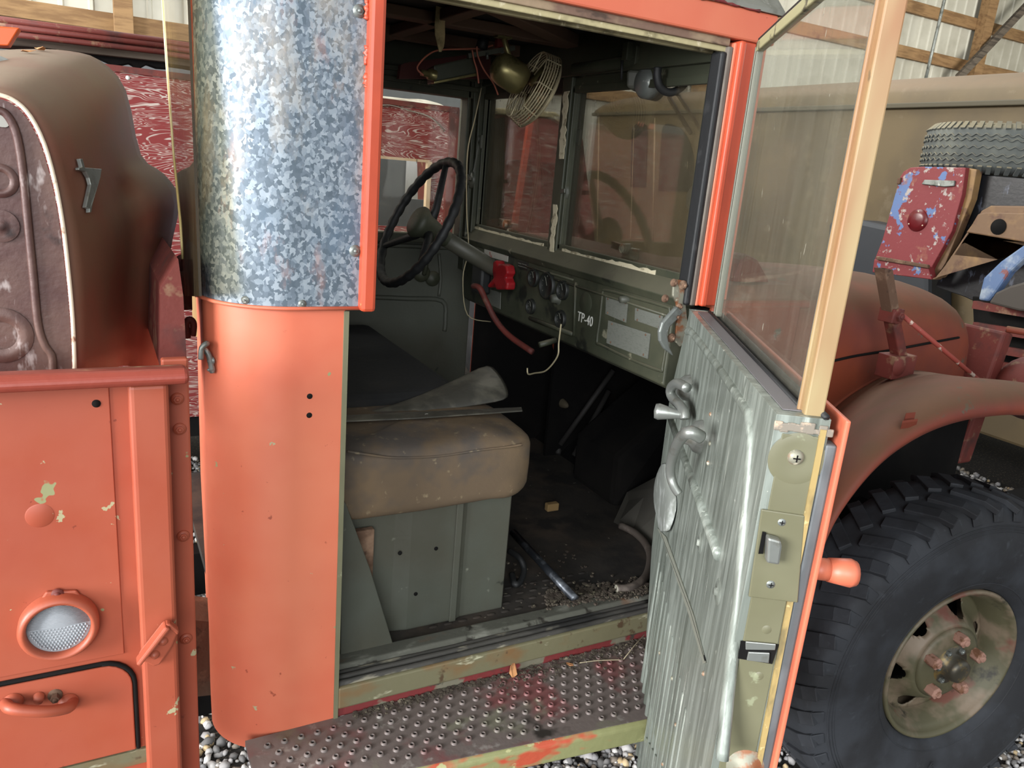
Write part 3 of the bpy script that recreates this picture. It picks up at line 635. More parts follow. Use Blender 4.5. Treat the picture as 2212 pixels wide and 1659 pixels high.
P('seat_backrest', MB().prism([V(.25, .98, 1.22), V(.44, 1.0, 1.235), V(.40, 1.08, 1.29), V(.26, 1.12, 1.32)], (-.02, .03, 0)), TANF, bevel=.012, label='worn tan seat fabric')
# loose vinyl lying on the cushion
fv = thing('torn_vinyl_cover', 'stiff cracked black vinyl cover curling up off the brown seat cushion', 'seat cover', (.6, .3, 1.21))
rows = []
bot = [(745, 908), (800, 905), (860, 900), (920, 893), (980, 884), (1040, 875), (1098, 864)]
mid = [(745, 905), (800, 895), (860, 880), (920, 866), (985, 848), (1045, 826), (1101, 838)]
top = [(745, 903), (800, 888), (860, 872), (915, 850), (965, 828), (1010, 806), (1058, 781)]
for i, s in enumerate((0, .2, .4, .6, .8, 1)):
    row = []
    for k in range(7):
        w0_, w1_, w2_ = (1-s)**2, 2*s*(1-s), s*s
        u = bot[k][0]*w0_ + (mid[k][0]+ (12 if k == 6 else 4))*w1_ + top[k][0]*w2_; v = bot[k][1]*w0_ + mid[k][1]*w1_ + top[k][1]*w2_
        row.append(at(u, v, 'Y', .30 + .16*s*(k/6) - .03*math.sin(s*3.1)*(k/6)))
    rows.append(row)
build('curled_flap', MB().grid(rows), VINYL, fv, solid=.004, subd=1)
sh = [at(u, v, 'Z', 1.212) for u, v in ((742, 912), (900, 905), (1060, 894), (1128, 889), (1126, 882), (1060, 885), (900, 892), (742, 900))]
build('flat_sheet', MB().prism(sh, (0, 0, .003)), VINYL, fv)

# ---- driver's side
P('driver_door_panel', MB().box((.27, 1.165, .757), (1.15, 1.185, 1.505)), OLIVE_G, bevel=.004, label='grey green inner panel of the driver door')
m = MB()
m.tube(smooth_path([at(u, v, 'Y', 1.165) for u, v in ((800, 528), (900, 532), (985, 536))], 4), .008, 8)
m.tube(smooth_path([at(u, v, 'Y', 1.163) for u, v in ((760, 640), (880, 645), (955, 650), (962, 690), (960, 715))], 4), .008, 8)
m.tube(smooth_path([at(u, v, 'Y', 1.163) for u, v in ((948, 548), (952, 600), (948, 640))], 4), .006, 8)
dp = P('panel_bead', m, OLIVE_G)
m = MB(); c = at(911, 590, 'Y', 1.155); m.lathe(c, NY, [(0, .02), (.02, .02), (.03, 0)], 20); m.tube(smooth_path([c+NY*.02, c+NY*.035+V(0, 0, .03), c+NY*.03+V(.0, 0, .10)], 4), .008, 8)
c2 = at(935, 602, 'Y', 1.155); m.lathe(c2, NY, [(0, .012), (.02, .01), (.026, 0)], 20); P('driver_window_crank', m, OLIVE_D)
m = MB()
x0, x1, z0, z1 = .30, 1.075, 1.515, 1.945
m.box((x0, 1.13, z1), (1.15, 1.19, 2.09)); m.box((x0, 1.12, z1+.02), (1.12, 1.14, z1+.035)); m.box((x0, 1.115, z1+.05), (1.12, 1.14, z1+.065))
m.box((x1, 1.13, 1.45), (x1+.012, 1.19, 2.0)); m.box((x1+.018, 1.125, 1.40), (x1+.032, 1.19, 2.0)); m.box((x1+.036, 1.12, 1.40), (1.15, 1.19, 2.04))
m.box((x0, 1.14, z0-.03), (x1, 1.19, z0)); m.box((.27, 1.14, 1.5), (.30, 1.19, 2.09))
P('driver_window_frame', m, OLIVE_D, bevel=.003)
P('driver_window_glass', MB().box((x0, 1.17, z0), (x1, 1.174, z1)), GL_WS)

# steering wheel
H = at(905, 480, 'Y', .85); ax = V(math.cos(math.radians(27)), 0, -math.sin(math.radians(27)))
a_, b_, _ = frame(ax, V(0,1,0)); rr = .192
ring = []
for k in range(96):
    t = 2*math.pi*k/96; ring.append(H + (a_*math.cos(t) + b_*math.sin(t))*rr)
sw = P('steering_wheel', MB().tube(ring, [.0125 + (.0016 if k % 3 else -.0012) for k in range(96)], 10, closed=True), RUBBER, label='black ribbed steering wheel rim')
m = MB()
for t in (math.radians(172), math.radians(58), math.radians(-55)):
    e1 = a_*math.cos(t) + b_*math.sin(t); m.tube([H + ax*.035, H + ax*.03 + e1*.06, H + e1*rr*.97], [.015, .012, .009], 8)
P('spoke', m, RUBBER, sw)
P('wheel_hub', MB().lathe(H + ax*.05, -ax, [(0, .072), (.020, .071), (.038, .066), (.047, .056), (.047, .046), (.036, .030), (.026, -.02), (.024, -.05)], 28), OLIVE_D, sw)
P('steering_column', MB().tube([H + ax*.04, H + ax*.40], .024, 16), OLIVE_G)

# ---- windscreen
WX = 1.15; zb, zt = 1.548, 1.955
m = MB()
m.box((WX-.02, .03, 1.500), (WX+.02, 1.16, zb)); m.box((WX-.02, .03, zt), (WX+.02, 1.16, 2.0)); m.box((WX-.035, .03, 1.985), (WX+.02, 1.19, 2.09))
m.box((WX-.03, .585, 1.50), (WX+.02, .632, 1.99)); m.box((WX-.02, 1.12, 1.5), (WX+.02, 1.16, 2.0)); m.box((WX-.02, .03, 1.5), (WX+.02, .06, 2.0))
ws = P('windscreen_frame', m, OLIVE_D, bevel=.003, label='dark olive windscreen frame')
m = MB()
for y0, y1 in ((.06, .585), (.632, 1.12)):
    for (p, q) in (((y0, zb), (y1, zb)), ((y0, zt), (y1, zt)), ((y0, zb), (y0, zt)), ((y1, zb), (y1, zt))):
        m.bar(V(WX-.018, p[0], p[1]), V(WX-.018, q[0], q[1]), .018, .012, NX, .005)
P('pane_frame', m, OLIVE_D, ws, bevel=.002)
for y0, y1 in ((.06, .585), (.632, 1.12)): P('pane', MB().box((WX, y0, zb), (WX+.004, y1, zt)), GL_WS, ws)
FLAKE = MAT('peeling_cream_flakes', '#BDB499', .8, 0, [('#8A8068', 50, .55, .62)])   # peeling cream paint strips, ragged
def ragged(m, p, q, wd, th, nrm, n=14):
    p, q = Vector(p), Vector(q); d = (q-p)/n; nn = Vector(nrm); a = d.normalized().cross(nn); L_, R_ = [], []
    for i in range(n+1):
        c = p + d*i; L_.append(c + a*wd*(.5+rnd.uniform(-.2, .25))); R_.append(c - a*wd*(.5+rnd.uniform(-.2, .25)))
    P('peeling_paint', MB().prism(L_ + R_[::-1], nn*th), FLAKE, ws, label='ragged pale peeling paint strip')
ragged(None, (WX-.031, .598, 1.78), (WX-.031, .606, 1.95), .022, .002, NX); ragged(None, (WX-.031, .600, 1.505), (WX-.031, .606, 1.66), .022, .002, NX)
ragged(None, (WX-.021, .15, 1.543), (WX-.021, .56, 1.541), .012, .004, NX, 26); ragged(None, (WX-.021, .66, 1.541), (WX-.021, 1.12, 1.543), .010, .004, NX, 26)
ragged(None, (WX-.021, 1.135, 1.56), (WX-.021, 1.14, 1.70), .016, .002, NX); ragged(None, (WX-.021, 1.135, 1.80), (WX-.021, 1.135, 1.93), .018, .002, NX)

def wsarm(pts, y, r):
    m = MB(); q = [at(u, v, 'Y', y) if y is not None else at(u, v, 'X', 1.19) for u, v in pts]
    m.bar(q[0], q[-1], r*.75, .007, NX)
    m.lathe(q[-1], NX, [(0, .016), (r*.5, .016), (r*.62, .010), (r, .008), (r*1.05, 0)], 24)
    m.lathe(q[0], NX, [(0, .012), (r*.5, .01), (r*.55, 0)], 16)
    m.prism([q[0]+V(0, .02, .005), q[0]+V(0, -.03, .012), q[0]+V(0, -.028, -.03)], NX*.006)
    m.bar(q[-1]+NX*.012, q[-1]+NX*.02+V(0, -.04, .005), .012, .004, NX)
    return m
P('adjuster_arm', wsarm(((1243, 290), (1217, 415)), .60, .028), OLIVE_G, ws, bevel=.0015)
P('adjuster_arm', wsarm(((1035, 300), (1018, 388)), 1.13, .028), OLIVE_G, ws, bevel=.0015)
P('adjuster_arm', wsarm(((1548, 335), (1508, 430)), None, .032), STEEL, ws, bevel=.0015)
for u, v, y in ((1105, 492, .95), (1362, 548, .33)):
    c = at(u, v, 'Y', y); m = MB()
    m.obox(c, (.012, 0, 0), (0, .022, 0), (0, 0, .014)).lathe(c+V(-.01, 0, .012), NX, [(0, .022), (.012, .02), (.014, 0)], 16).bar(c+V(0, .02, .008), c+V(-.01, .07, .014), .018, .008, NX).lathe(c+V(-.005, -.02, -.01), NX, [(0, .02), (.010, .018), (.012, 0)], 12)
    P('frame_clamp', m, HINGEM, ws, bevel=.002)
# cloth lip under the frame
P('cowl_shelf', MB().prism([V(1.09, .03, 1.508), V(1.13, .03, 1.545), V(1.15, .03, 1.50), V(1.15, .03, 1.49), V(1.10, .03, 1.49)], (0, 1.12, 0)), OLIVE_D, bevel=.002)

# ---- dashboard
DX = 1.105
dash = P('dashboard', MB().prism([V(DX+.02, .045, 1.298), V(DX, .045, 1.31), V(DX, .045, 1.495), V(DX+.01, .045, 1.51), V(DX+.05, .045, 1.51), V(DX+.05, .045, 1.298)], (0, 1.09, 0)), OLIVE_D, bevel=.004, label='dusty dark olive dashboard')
def D(u, v): return at(u, v, 'X', DX)
def gauge(u, v, r):
    c = D(u, v); P('gauge', MB().lathe(c, NX, [(0, .004), (r*.82, .004), (r*.84, .009), (r*.95, .010), (r, .006), (r*1.02, 0)], 30), GAUGE, dash)
    mm = MB().bar(c+NX*.0045, c+NX*.0045+V(0, r*.3, r*.55), .0015, .001, NX)
    for k in range(9):
        t = math.radians(-40+k*32); e1 = V(0, math.cos(t), math.sin(t)); mm.bar(c+NX*.0045+e1*r*.64, c+NX*.0045+e1*r*.75, .001, .001, NX)
    P('gauge_needle', mm, MAT('pale_dial_marks', '#6C6C62', .7), dash)
for u, v, r in ((1155, 600, .026), (1184, 617, .038), (1218, 627, .026), (1149, 662, .022), (1213, 689, .024)): gauge(u, v, r)
def quad(name, pts, mat, off=.003, th=.002, parent=dash, lab=None):
    q = [D(u, v) for u, v in pts]; m = MB().prism([p + NX*.001 for p in q], NX*th); o = P(name, m, mat, parent, label=lab); return q
for pts in (((1311, 640), (1358, 652), (1354, 697), (1310, 678)), ((1374, 665), (1434, 683), (1432, 712), (1373, 692)), ((1316, 692), (1407, 721), (1401, 775), (1312, 741))):
    q = quad('data_plate', pts, PLATE, lab='grey rectangular data plate')
    m = MB()
    for i in range(4):
        c = q[i]*.9 + (q[(i+2) % 4])*.1; m.lathe(c+NX*.003, NX, [(0, .0015), (.002, .001), (.003, 0)], 8)
    P('plate_rivet', m, RUST, dash)
quad('sticker', ((1048, 527), (1100, 541), (1098, 566), (1048, 552)), PAPER, lab='faded paper sticker')
quad('data_plate', ((1048, 621), (1083, 632), (1082, 668), (1048, 652)), PLATE)
quad('switch_label', ((1121, 562), (1142, 568), (1141, 585), (1120, 579)), GAUGE)
m = MB()
for i, (u0, v0, u1, v1) in enumerate(((1122, 568, 1128, 570), (1130, 570, 1140, 573), (1122, 574, 1140, 579))): m.bar(D(u0, v0)+NX*.004, D(u1, v1)+NX*.004, .002, .001, NX)
P('label_line', m, PLATE, dash)
gl_ = smooth_path([D(u, v) for u, v in ((1302, 632), (1310, 627), (1370, 643), (1436, 662), (1447, 672), (1443, 720), (1432, 790), (1424, 800), (1360, 775), (1298, 745), (1290, 738), (1296, 690), (1302, 632))], 5)
P('glovebox_bead', MB().tube(gl_, .0038, 6), OLIVE_D, dash)
m = MB().tube([D(1137, 575)+NX*.002, D(1240, 605)+NX*.002], .003, 6).tube([D(1245, 610)+NX*.002, D(1241, 725)+NX*.002], .004, 6).tube([D(1147, 687)+NX*.004, D(1240, 722)+NX*.004], .006, 6)
m.tube([V(DX-.002, .05, 1.465), V(DX-.002, .56, 1.465)], .003, 6); P('panel_seam', m, OLIVE_D, dash)
P('dash_knob', MB().lathe(D(1205, 645), NX, [(0, .02), (.011, .02), (.013, .005), (.018, 0)], 16), OLIVE_G, dash); P('dash_knob', MB().lathe(D(1355, 647), NX, [(0, .02), (.008, .02), (.009, 0)], 14), OLIVE_G, dash)
P('blank_plug', MB().lathe(D(1265, 655), NX, [(0, .0015), (.026, .0015), (.028, 0)], 24), OLIVE_D, dash)
text('stencil_lettering', 'TP-40', D(1264, 690)+NX*.0006, (0, -1, -.02), NX, .036, WHITEP, dash, .0004, 1.05, .8)
m = MB()
rp_ = [(1084, 565), (1090, 562), (1094, 573), (1104, 570), (1112, 574), (1115, 590), (1110, 600), (1115, 612), (1113, 626), (1090, 626), (1086, 612), (1073, 622), (1071, 616), (1084, 600), (1082, 585)]
m.prism([at(u, v, 'X', DX-.02) for u, v in rp_], NX*.03)
one('red_light_fitting', m, REDM, 'small bright red plastic fitting on the dashboard beside the steering column', 'fitting', bevel=.006, seg=3)
m = MB(); c = at(1040, 600, 'X', 1.06); m.obox(c, (.02, 0, 0), (0, .035, 0), (0, 0, .05)); P('column_switch_box', m, RUBBER, bevel=.01)
lv = smooth_path([at(u, v, 'X', x) for u, v, x in ((1022, 618, 1.0), (1036, 622, 1.0), (1050, 650, 1.02), (1070, 690, 1.04), (1100, 725, 1.06), (1150, 760, 1.08))], 5)
P('hand_lever', MB().tube(lv, .009, 8), RUSTP, label='rusty curved hand lever')
m = MB().tube(smooth_path([at(u, v, 'X', 1.02) for u, v in ((1212, 700), (1207, 740), (1204, 770), (1180, 800), (1155, 806), (1141, 808), (1139, 795))], 6), .0022, 6)
one('loose_wire', m, WIRE, 'thin pale wire dangling below the gauges of the dashboard', 'wire')
m = MB().tube(smooth_path([at(u, v, 'Y', 1.0) for u, v in ((1040, 190), (1025, 260), (1010, 330), (1008, 450), (1012, 540), (1000, 600), (1010, 680), (1060, 695))], 5), .0018, 6)
one('hanging_wire', m, WIRE, 'thin pale wire hanging down the far windscreen pillar past the wheel', 'wire')
P('brake_lever', MB().tube([at(1165, 745, 'X', 1.0), at(1200, 735, 'X', 1.05)], .008, 8), OLIVE_D)
m = MB()
for a1, a2 in (((1325, 800), (1210, 960)), ((1315, 845), (1240, 985)), ((1230, 860), (1205, 980))): P('pedal_arm', MB().tube([at(*a1, 'X', 1.60), at(*a2, 'X', 1.45)], .010, 8), MAT('dark_grey_lever', '#2A2826', .7) if 'dark_grey_lever' not in bpy.data.materials else bpy.data.materials['dark_grey_lever'])
m = MB(); c = at(1210, 868, 'X', 1.45); m.sphere(c, .05, 16, (.3, 1.1, .35)); P('pedal_pad', m, MAT('dark_tan_pad', '#4E4636', .8))
# footwell shapes
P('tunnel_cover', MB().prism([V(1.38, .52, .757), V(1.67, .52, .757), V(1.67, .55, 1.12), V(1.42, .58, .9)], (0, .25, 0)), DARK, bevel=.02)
for u, v in ((1045, 775), (1090, 785)): pass

# ---- header gear: fan, heater box, wiper motor
F0 = at(1100, 158, 'Y', .60); Fc = at(1139, 184, 'Y', .56)
fan = thing('cab_fan', 'brass coloured caged electric fan hanging from the roof above the windscreen', 'fan', tuple(F0))
fa = (Fc - F0).normalized(); fa = ((RX*.83 + RY*.55)*.90 + (F0-CW).normalized()*.42).normalized()
Fc2 = F0 + fa*.052
build('motor', MB().lathe(F0 - fa*.045, fa, [(0, -.004), (.022, 0), (.036, .012), (.040, .035), (.040, .070), (.033, .088), (.012, .094)], 30), BRASS, fan)
m = MB()
fa2, fb2, _ = frame(fa)
NR = 15
for k in range(NR):
    t = k/(NR-1); r = .018 + t*.078; h = .022*(1-(2*t-1)**2)
    for sgn, off in ((1, .038),):
        m.tube([Fc2 + fa*(off + h*.8) + (fa2*math.cos(q) + fb2*math.sin(q))*r for q in (2*math.pi*i/36 for i in range(36))], .0018, 5, closed=True)
for k in range(7):
    t = k/6; m.tube([Fc2 + fa*(.0 + .038*t) + (fa2*math.cos(q) + fb2*math.sin(q))*(.088+.008*t) for q in (2*math.pi*i/36 for i in range(36))], .0018, 5, closed=True)
for i in range(8):
    q = 2*math.pi*i/8; e1 = fa2*math.cos(q) + fb2*math.sin(q)
    m.tube([Fc2 + e1*.035, Fc2 + e1*.088, Fc2 + e1*.096 + fa*.038, Fc2 + e1*.055 + fa*.058, Fc2 + e1*.018 + fa*.045], .0022, 5)
build('cage', m, WIRE, fan)
m = MB()
for i in range(3):
    q = 2*math.pi*i/3+.5; e1 = fa2*math.cos(q) + fb2*math.sin(q); e2 = fa.cross(e1)
    m.grid([[Fc2 + fa*.02 + e1*.012 + e2*.0, Fc2 + fa*.02 + e1*.012 + e2*.018], [Fc2 + fa*.014 + e1*.045 - e2*.01, Fc2 + fa*.03 + e1*.045 + e2*.04], [Fc2 + fa*.014 + e1*.075, Fc2 + fa*.03 + e1*.07 + e2*.045]])
build('blade', m, BRASS, fan, solid=.001)
m = MB().tube([F0 + V(0, 0, .03), F0 + V(-.01, .02, .075), F0 + V(-.02, .03, .16)], .007, 8).obox(F0 + V(-.015, .02, .09), (.02, 0, 0), (0, .012, 0), (0, 0, .01)); build('fan_bracket', m, BRASS, fan)

hb = thing('heater_control_box', 'flat dark metal control box with wires hanging under the cab roof', 'box', tuple(at(985, 150, 'Y', .78)))
q = [at(u, v, 'Y', .74) for u, v in ((937, 141), (1020, 123), (1032, 158), (938, 178))]
build('box_shell', MB().prism(q, (.02, .10, 0)), OLIVE_D, hb, bevel=.004)
q2 = [at(u, v, 'Y', .735) for u, v in ((938, 176), (1034, 157), (1034, 163), (938, 181))]; build('box_rim', MB().prism(q2, (0, .02, 0)), BRASS, hb, bevel=.001)
build('backing_board', MB().prism([at(u, v, 'Y', .92) for u, v in ((880, 135), (1010, 118), (1060, 122), (1060, 170), (862, 170), (866, 140))], (0, .02, 0)), MAT('dark_red_board', '#4A1C18', .7), hb)
c = at(925, 160, 'Y', .74); build('bulb_holder', MB().lathe(c, V(-1, -.1, .05), [(0, .02), (.008, .02), (.008, 0), (.013, 0), (.014, -.02)], 14), BRASS, hb)
m = MB().tube(smooth_path([at(u, v, 'Y', .72) for u, v in ((915, 163), (902, 150), (905, 138), (925, 118), (950, 108), (1000, 106), (1040, 104), (1065, 98))], 6), .0024, 6)
m.tube(smooth_path([at(u, v, 'Y', .70) for u, v in ((1020, 108), (1024, 130), (1030, 150), (1033, 170), (1034, 180))], 6), .0022, 6)
m.tube(smooth_path([at(u, v, 'Y', .70) for u, v in ((1030, 100), (1032, 120), (1045, 150), (1066, 180), (1076, 205))], 6), .0022, 6)
build('wire', m, WIREO, hb)
m = MB().bar(at(1010, 121, 'Y', .72), at(1110, 104, 'Y', .70), .012, .02, NY); build('bracket_arm', m, OLIVE_D, hb)
m = MB(); c = at(1042, 96, 'Y', .72); m.lathe(c, V(.2, 0, 1), [(0, .02), (.014, .018), (.016, -.012), (0, -.014)], 18)
build('round_socket', m, RUBBER, hb)
for u, v in ((1052, 122), (1085, 110)): build('toggle_switch', MB().tube([at(u, v-8, 'Y', .70), at(u+1, v+6, 'Y', .70)], .004, 8), STEEL, hb)
build('red_terminal', MB().obox(at(1083, 94, 'Y', .72), (.016, 0, 0), (0, .01, 0), (0, 0, .012)), MAT('dull_red_terminal', '#7A2C22', .6), hb, bevel=.003)
rows = []
for k in range(9):
    v = -40 + k*19; wdd = 11 - (k > 6)*3*(k-6); cx = 952 + math.sin(k*.9)*2
    rows.append([at(cx-wdd, v, 'Y', .55), at(cx, v, 'Y', .555), at(cx+wdd, v + (k == 8)*-10, 'Y', .55)])
one('hanging_strap', MB().grid(rows), DUCT, 'torn yellowed fabric strap dangling from the dark cab ceiling', 'strap', solid=.002)

wm = P('wiper_motor', MB().prism([at(u, v, 'Y', .33) for u, v in ((1352, 150), (1388, 148), (1390, 180), (1382, 196), (1368, 200), (1352, 190))], (.03, -.03, 0)), OLIVE_G, bevel=.006, label='olive wiper motor housing')
c = at(1398, 178, 'Y', .29); P('motor_can', MB().lathe(c + V(.03, 0, 0), NX, [(0, .05), (.026, .048), (.036, .036), (.038, 0), (0, 0)], 24), STEEL, wm)
m = MB().prism([at(u, v, 'Y', .30) for u, v in ((1376, 98), (1392, 96), (1396, 110), (1392, 122), (1386, 135), (1370, 140), (1374, 118))], (0, .006, 0)); m.obox(at(1360, 112, 'Y', .33), (.014, 0, 0), (0, .01, 0), (0, 0, .02)); P('motor_bracket', m, OLIVE_D, wm, bevel=.002)
m = MB().tube([at(1344, 130, 'Y', .31), at(1342, 172, 'Y', .31)], .003, 6); P('lever_rod', m, RUBBER, wm)
tb = smooth_path([at(u, v, 'Y', .20) for u, v in ((1421, 145), (1420, 165), (1424, 185), (1436, 197), (1452, 199), (1470, 190), (1484, 172), (1492, 148), (1494, 140))], 5)
P('vacuum_hose', MB().tube(tb, .0088, 12), RUBBER, wm, label='black curved vacuum hose')
P('header_tube', MB().tube([at(1240, 150, 'Y', .50), at(1330, 138, 'Y', .38), at(1420, 128, 'Y', .26), at(1560, 108, 'Y', .08)], .014, 10), OLIVE_D, wm)
P('header_box', MB().obox(at(1246, 143, 'Y', .60), (.02, 0, 0), (0, .045, 0), (0, 0, .03)), DARK, bevel=.002)
P('wiper_arm', MB().tube([at(1458, 195, 'X', 1.20), at(1500, 258, 'X', 1.20), at(1540, 328, 'X', 1.20)], .004, 6).tube([at(1445, 210, 'X', 1.21), at(1492, 288, 'X', 1.21)], .005, 6), MAT('brown_wiper', '#4E3A30', .7), ws)
# hinge gear at the door
HY = .012
def hq(pts, th, off=0): return MB().prism([at(u, v, 'Y', HY - off) for u, v in pts], (0, -th, 0))
hg = P('windscreen_latch', hq(((1452, 610), (1460, 603), (1478, 606), (1483, 622), (1478, 660), (1482, 700), (1478, 735), (1466, 748), (1456, 738), (1458, 700), (1462, 680), (1458, 655), (1450, 640)), .006), HINGEM, bevel=.0015, label='rust stained windscreen latch')
P('latch_hook', hq(((1457, 660), (1440, 678), (1425, 695), (1419, 715), (1420, 735), (1430, 752), (1450, 767), (1441, 748), (1436, 722), (1441, 705), (1456, 690), (1470, 672)), .010, .004), STEEL, hg, bevel=.003)
m = MB()
for u, v, r in ((1456, 611, .005), (1476, 616, .006), (1468, 662, .004), (1461, 684, .005), (1451, 730, .006), (1437, 645, .005)): P('latch_bolt', MB().bolt(at(u, v, 'Y', HY-.008), NY, r, .006), RUST, hg)
# ================================================================ the open door
H0 = V(1.059, -.056, 0); E1 = V(-.534, -.845, 0).normalized(); DN = V(-E1.y*-1, 0, 0)
DN = V(.845, -.534, 0).normalized(); LW = .706
def DL(s, t, z): return H0 + E1*s + DN*t + Z_*z
def dp(u, v, t=0): return atp(u, v, H0 + DN*t, DN)
def ds(u, v, s=LW): return atp(u, v, H0 + E1*s, E1)
dz = 1.503
inner = [dp(1491, 668), dp(1448, 850), dp(1428, 1000), dp(1408, 1180), dp(1396, 1370), dp(1400, 1480), dp(1420, 1640), DL(.10, 0, .60), DL(LW, 0, .60), DL(LW, 0, dz), DL(.0, 0, dz)]
door = P('passenger_door', MB().prism(inner, DN*.062), DOORIN, bevel=.014, seg=4, label='open passenger door with brushed olive inner face')
# outer skin
P('door_skin', MB().prism([DL(.0, .074, dz+.004), DL(LW+.012, .074, dz+.004), DL(LW+.012, .074, .56), DL(.1, .074, .56), DL(0, .074, .75)], DN*.006), ORANGE, door, bevel=.002, label='orange outer door skin')
P('edge_rubber', MB().prism([DL(LW-.02, .0605, dz-.03), DL(LW+.002, .0605, dz-.03), DL(LW+.002, .0605, .56), DL(LW-.02, .0605, .56)], DN*.014), MAT('grey_edge_rubber', '#4E5254', .5, 0, [('#7A7E80', 8, .5, .62, (1,1,.3)), ('#1A1A1C', 9, .60, .64)], bump=(50, .4)), door, bevel=.003)
P('edge_sealant', MB().prism([DL(LW-.01, .051, dz-.012), DL(LW+.0035, .051, dz-.012), DL(LW+.0035, .0605, .56), DL(LW-.01, .0605, .56)], DN*.007), YELLOWE, door, label='yellow sealant bead')
# flat olive edge plate, bare of brushed paint
P('edge_plate', MB().prism([DL(LW-.004, .010, dz-.022), DL(LW+.0015, .010, dz-.022), DL(LW+.0015, .010, .56), DL(LW-.004, .010, .56)], DN*.043), OLIVE, door, bevel=.001, label='smooth olive latch edge')
P('edge_dimple', MB().lathe(ds(1721, 993, LW+.001), E1, [(0, .0004), (.011, .0005), (.021, .0013), (.029, .0008), (.033, 0)], 30), OLIVE, door)
def screw(u, v, r, mat=STEEL, nm='screw'):
    c = ds(u, v, LW+.002); m = MB().lathe(c, E1, [(0, r*.55), (r*.5, r*.5), (r*.85, r*.28), (r, 0), (r*1.1, -.003)], 20)
    a, b, d = frame(E1); k = c + E1*r*.56
    o = P(nm, m, mat, door); P('cross_slot', MB().bar(k-a*r*.45, k+a*r*.45, r*.16, .0006, E1).bar(k-b*r*.45, k+b*r*.45, r*.16, .0006, E1), DARK, door)
screw(1719, 988, .0095, HINGEM); screw(1688, 1127, .0062); screw(1664, 1261, .0066)
for u, v in ((1656, 1360), (1639, 1460)): P('rivet', MB().lathe(ds(u, v, LW+.001), E1, [(0, .0012), (.0052, .001), (.0068, 0)], 20), OLIVE, door)
q = [ds(u, v, LW+.001) for u, v in ((1644, 1098), (1738, 1112), (1722, 1300), (1616, 1287))]
P('latch_plate', MB().prism(q, E1*.003), OLIVE, door, bevel=.0025, seg=3)
q = [ds(u, v, LW+.006) for u, v in ((1647, 1148), (1655, 1150), (1648, 1196), (1638, 1196))]; P('latch_slot', MB().prism(q, E1*.0006), DARK, door)
c = ds(1664, 1176, LW+.010); P('latch_bolt', MB().prism([ds(u, v, LW+.005) for u, v in ((1653, 1150), (1682, 1158), (1684, 1170), (1678, 1210), (1650, 1205))], E1*.014), CHROME, door, bevel=.003, label='worn shiny door latch')
q = [ds(u, v, LW+.0025) for u, v in ((1600, 1384), (1682, 1392), (1668, 1434), (1594, 1422))]; P('striker_opening', MB().prism(q, E1*.0006), DARK, door)
P('striker_lip', MB().prism([ds(u, v, LW+.003) for u, v in ((1610, 1384), (1676, 1390), (1674, 1403), (1610, 1402))], E1*.002).prism([ds(u, v, LW+.003) for u, v in ((1616, 1406), (1662, 1408), (1660, 1430), (1612, 1424))], E1*.003), CHROME, door, bevel=.001)
P('wedge_bolt', MB().lathe(ds(1610, 1654, LW+.001), E1, [(0, .012), (.010, .010), (.016, .004), (.022, .002), (.026, 0)], 24), HINGEM, door)
m = MB()
for k in range(9):
    p = DL(LW+.001, .004+.058*k/8, dz-.012-.004*rnd.random()); m.obox(p, E1*.0015, DN*.005, Z_*(.003+.004*rnd.random()))
P('corner_rust', m, MAT('flaking_corner_paint', '#7C7468', .7, 0, [('#C0A890', 40, .5, .62), ('#6E4A3A', 30, .58, .66)]), door, bevel=.002)
# top surface and window slot
P('top_cap', MB().prism([DL(.03, .012, dz+.0005), DL(LW-.02, .012, dz+.0005), DL(LW-.02, .036, dz+.0005), DL(.03, .036, dz+.0005)], Z_*.0012), MAT('violet_grey_cap', '#6A6668', .6), door)
P('window_slot', MB().prism([DL(.02, .036, dz+.0008), DL(LW-.03, .036, dz+.0008), DL(LW-.03, .054, dz+.0008), DL(.02, .054, dz+.0008)], Z_*.0012), DARK, door)
P('slot_seal', MB().tube([DL(.02, .036, dz+.002), DL(LW-.03, .036, dz+.002)], .0032, 8).tube([DL(.02, .056, dz+.002), DL(LW-.0, .056, dz+.002)], .004, 8), RUBBER, door)
# window glass in its frame; raised
TG = .045
def tg(u, v): return dp(u, v, TG)
g0 = tg(1552, 672); g1 = tg(1752, 866); g2 = tg(1912, -30); g3 = tg(1790, -30); g4 = tg(1632, 108)
g2b = V(g1.x, g1.y, 2.36)
L0 = g0; lx = (g0 - H0).dot(E1); l1 = (g1 - H0).dot(E1); zt4 = g4.z
f0 = DL(lx, TG, dz-.02); f4 = DL(lx, TG, zt4); f1 = DL(l1, TG, dz-.02); s3 = (g3 - H0).dot(E1); f3 = DL(s3, TG, g3.z); f2 = DL(l1, TG, g3.z + (l1-s3)*(g3.z-zt4)/(s3-lx))
P('window_glass', MB().prism([f0 - DN*.002, f4 - DN*.002, f2 - DN*.002, f1 - DN*.002], DN*.004), GL_DOOR, door, label='dusty raised door window pane')
WF = MAT('yellowed_window_frame', '#86603F', .5, 0, [('#9A8A64', 6, .45, .60, (1,1,.2)), ('#C06A4A', 3, .55, .68, (1,1,.3), .6), ('#6E5A40', 26, .66, .7)])
P('window_edge_frame', MB().bar(f1 + E1*.010, f2 + E1*.010, .022, .020, E1, .0).bar(f1+E1*.002-DN*.012, f2+E1*.002-DN*.012, .006, .006, E1), WF, door, bevel=.002, label='yellowed window edge frame')
P('window_channel', MB().bar(f1 - E1*.004 - DN*.008, f2 - E1*.004 - DN*.008, .008, .01, DN), CHROME, door, bevel=.001)
P('window_channel', MB().bar(f0, f4, .010, .012, DN).bar(f0 - E1*.009, f4 - E1*.009, .006, .014, DN), MAT('grey_glass_channel', '#6E6E62', .5, .2), door, bevel=.001)
